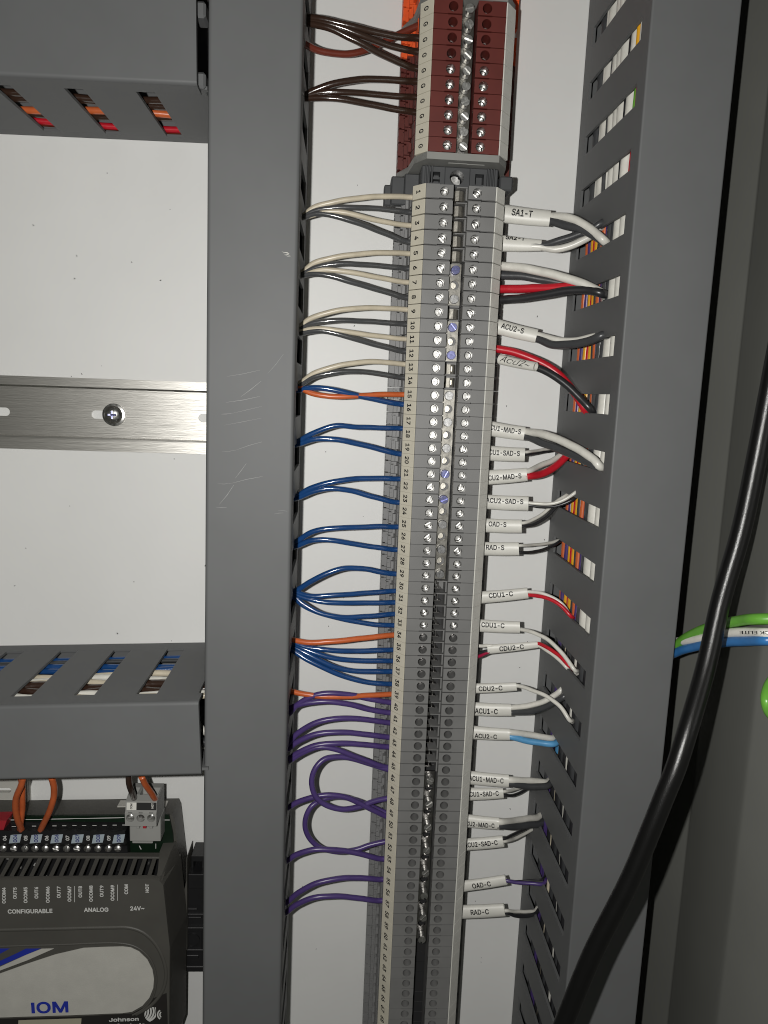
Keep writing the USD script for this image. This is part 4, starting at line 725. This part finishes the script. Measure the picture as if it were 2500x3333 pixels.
part(mod, 'top_sticker', hull([Mz(x, y, d) for x, y, d in ((862, 233, 6), (845, 272, 11.2), (1195, 285, 11), (1217, 240, 6))] + [Mz(x, y, d) + [0, .0, -.4] for x, y, d in ((862, 233, 6), (845, 272, 11.2), (1195, 285, 11), (1217, 240, 6))]), 'label_face') if False else None
yt_ = Mz(1000, 224, 4)[1]
stp = part(mod, 'top_sticker', box(Mz(858, 240, 8)[0], Mz(1205, 240, 8)[0], yt_ - .6, yt_ + .12, 5.5, 11.5), 'label_face')
part(mod, 'side_latch', prism([(1300, 1010), (1345, 800), (1345, 640), (1350, 640), (1350, 1300), (1300, 1300)], 18, 3, 19), 'module')
# pluggable supply connector and its wires
cn = thing('plug_connector', 'grey three screw plug connector on the corner of the module', 'connector', Mz(1020, 400, 22))
c0, c1 = Mz(905, 400, 38), Mz(1130, 405, 38); yA, yB = Mz(1000, 240, 38)[1], Mz(1000, 408, 38)[1]; yM = Mz(1000, 305, 38)[1]
bodym = ext_x([(yA + 1.2, 22), (yA + 1.2, 33), (yA - .3, 37.5), (yM, 38.2), (yM - .8, 39.2), (yB, 39.2), (yB, 22)][::-1], c0[0], c1[0])
if bodym.volume() < 0: bodym = ext_x([(yA + 1.2, 22), (yA + 1.2, 33), (yA - .3, 37.5), (yM, 38.2), (yM - .8, 39.2), (yB, 39.2), (yB, 22)], c0[0], c1[0])
cw = (c1[0] - c0[0]) / 3; ysc = Mz(1000, 360, 39)[1]
for k in range(3):
    bodym = bodym - cyl(c0[0] + cw * (k + .5), ysc, 36.5, 45, 2.05, 20) - m3.Manifold.cube((cw * .72, 6, 7)).translate((c0[0] + cw * (k + .14), yA - 2.2, 26.5)) - m3.Manifold.cube((1.9, .55, 3)).translate((c0[0] + cw * (k + .5) - .95, ysc + 2.6, 38))
part(cn, 'body', bodym, 'connector')
for k in (0, 2): part(cn, 'screw', shift(pan_screw(1.8, 36.2, 38.5, (5, 0, 35)[k]), c0[0] + cw * (k + .5), ysc), 'metal')
part(cn, 'contact', shift(cyl(0, 0, 36.3, 36.8, 1.7, 18), c0[0] + cw * 1.5, ysc), 'steel_dark')
hd_ = part(cn, 'header', box(Mz(938, 500, 30)[0], Mz(1160, 500, 30)[0], Mz(1000, 520, 30)[1], yB - .05, 21.6, 31, .3), 'connector')
part(cn, 'header_foot', box(Mz(945, 500, 27)[0], Mz(1095, 500, 27)[0], Mz(1000, 548, 26)[1], Mz(1000, 518, 30)[1], 21.55, 25.5, .3), 'connector')
for x, m in ((993, 'connector'), (1042, 'red_plastic'), (1087, 'connector')): part(cn, 'key_tab', box(Mz(x - 12, 420, 33)[0], Mz(x + 12, 420, 33)[0], Mz(x, 432, 33)[1], yB + .3, 31, 33.4, .1), m)
nf = np.cross([1, 0, 0], np.array([0, yA - .3 - yM, 37.5 - 38.2])); 
for x0, x1, m in ((912, 980, 'tag_w'), (984, 1126, 'ink')):
    X0, X1 = Mz(x0, 270, 38)[0], Mz(x1, 270, 38)[0]; tgp = part(cn, 'print_patch', hull([(x, y, d + e) for x in (X0, X1) for y, d in ((yA - .9, 37.62), (yM + .3, 38.16)) for e in (-.1, .06)]), m)
pT = lambda x, y: Mz(x, y, 38.1)
part(cn, 'lettering', text('COM', pT(952, 295) + [0, 0, .12], pT(952, 258) + [0, 0, -.25], (-1, 0, 0), 1.0, True), 'ink', smooth=False)
part(cn, 'lettering', text('HOT', pT(1105, 290) + [0, 0, .12], pT(1105, 255) + [0, 0, -.25], (-1, 0, 0), 1.0, True), 'tag_w', smooth=False)
def mw(pts, ds, r, m, label): wire('wire', label, [Mz(x, y, d) for (x, y), d in zip(pts, ds)], r, m, n=40)
mw([(925, 40), (930, 110), (945, 160), (962, 205), (975, 250)], [50, 48, 44, 38, 30], 1.5, 'brown', 'dark brown wire entering the grey plug connector')
mw([(1020, 60), (1045, 115), (1080, 165), (1112, 215), (1130, 250)], [52, 48, 43, 37, 30], 1.5, 'orange', 'orange wire entering the grey plug connector')
mw([(170, 60), (150, 130), (118, 210), (112, 290), (128, 370), (150, 430), (160, 470)], [52, 50, 46, 42, 37, 31, 27], 1.55, 'orange', 'bowed orange wire entering the module terminal 04, front of two')
mw([(150, 60), (160, 130), (160, 210), (160, 290), (152, 370), (145, 430), (145, 470)], [46, 42, 40, 37, 34, 30, 26], 1.5, 'orange', 'straight orange wire behind the bowed one at the module')
mw([(370, 60), (388, 130), (388, 200), (368, 280), (335, 360), (295, 440), (280, 490)], [50, 47, 44, 41, 36, 30, 26], 1.55, 'orange', 'single orange wire entering the module terminal strip at 05')
# mounting rail stub behind, seen above the module
rb_ = thing('rail_stub', 'pale slotted rail end above the module at the left edge', 'mounting rail', Mz(100, 200, 0))
x0, x1 = Mz(-260, 200, 3)[0], Mz(210, 200, 3)[0]; y0, y1 = Mz(0, 330, 3)[1], Mz(0, 60, 3)[1]
rs = man(box(x0, x1, y0, y1, .3, 3, .2))
for yz, h in ((160, 17), (285, 18)):
    ca_, cb_ = Mz(-250, yz, 3), Mz(62, yz, 3); rr = np.linalg.norm(Mz(0, yz - h, 3) - Mz(0, yz, 3))
    rs = rs - m3.Manifold.hull(cyl(ca_[0], ca_[1], -1, 6, rr) + cyl(cb_[0], cb_[1], -1, 6, rr))
part(rb_, 'plate', rs, 'label_face'); part(rb_, 'flange', box(x1 - 3.4, x1, y0, y1, 3.05, 5.5, .3), 'label_face')
# black mounting clip to the right of the module
cl = thing('mounting_clip', 'black plastic mounting clip between the module and the tall duct', 'mounting clip', Mz(1400, 1000, 0))
def rz(x0, x1, y0, y1, d0, d1, b=.3): a_, b2 = Mz(x0, y1, d1), Mz(x1, y0, d1); return box(a_[0], b2[0], a_[1], b2[1], d0, d1, b)
fr1 = man(rz(1375, 1560, 632, 760, 1, 14)); w0, w1 = Mz(1392, 738, 14), Mz(1455, 672, 14); fr1 = fr1 - m3.Manifold.cube((w1[0] - w0[0], w1[1] - w0[1], 40)).translate((w0[0], w0[1], -5))
part(cl, 'top_frame', fr1, 'black_plastic'); part(cl, 'body', hull([(*Mz(x, y, 15)[:2], d) for x, y in ((1358, 765), (1600, 760), (1600, 1470), (1290, 1470), (1282, 1120), (1310, 1000)) for d in (1, 14.5)] + [(*Mz(x, y, 15)[:2], 15.2) for x, y in ((1366, 775), (1590, 770), (1590, 1460), (1300, 1460), (1292, 1125), (1318, 1005))]), 'black_plastic')
for (xa, xb2, ya_, yb_, h) in ((1355, 1560, 768, 870, 19), (1312, 1560, 1052, 1068, 16.3), (1312, 1560, 1150, 1178, 16.8), (1308, 1560, 1308, 1322, 16.2), (1305, 1560, 1430, 1442, 16), (1355, 1450, 1074, 1084, 16), (1340, 1420, 1014, 1024, 16), (1345, 1430, 1350, 1372, 16), (1300, 1316, 1175, 1310, 16.6), (1450, 1560, 1170, 1310, 16.4)):
    part(cl, 'ridge', rz(xa, xb2, ya_, yb_, 15, h, .25), 'black_plastic')
cc = Mz(1385, 1240, 15.3); part(cl, 'button', shift(cyl(0, 0, 15, 15.9, 4.2, 28) - cyl(0, 0, 15.4, 17, 3.6, 28), cc[0], cc[1]), 'black_plastic')
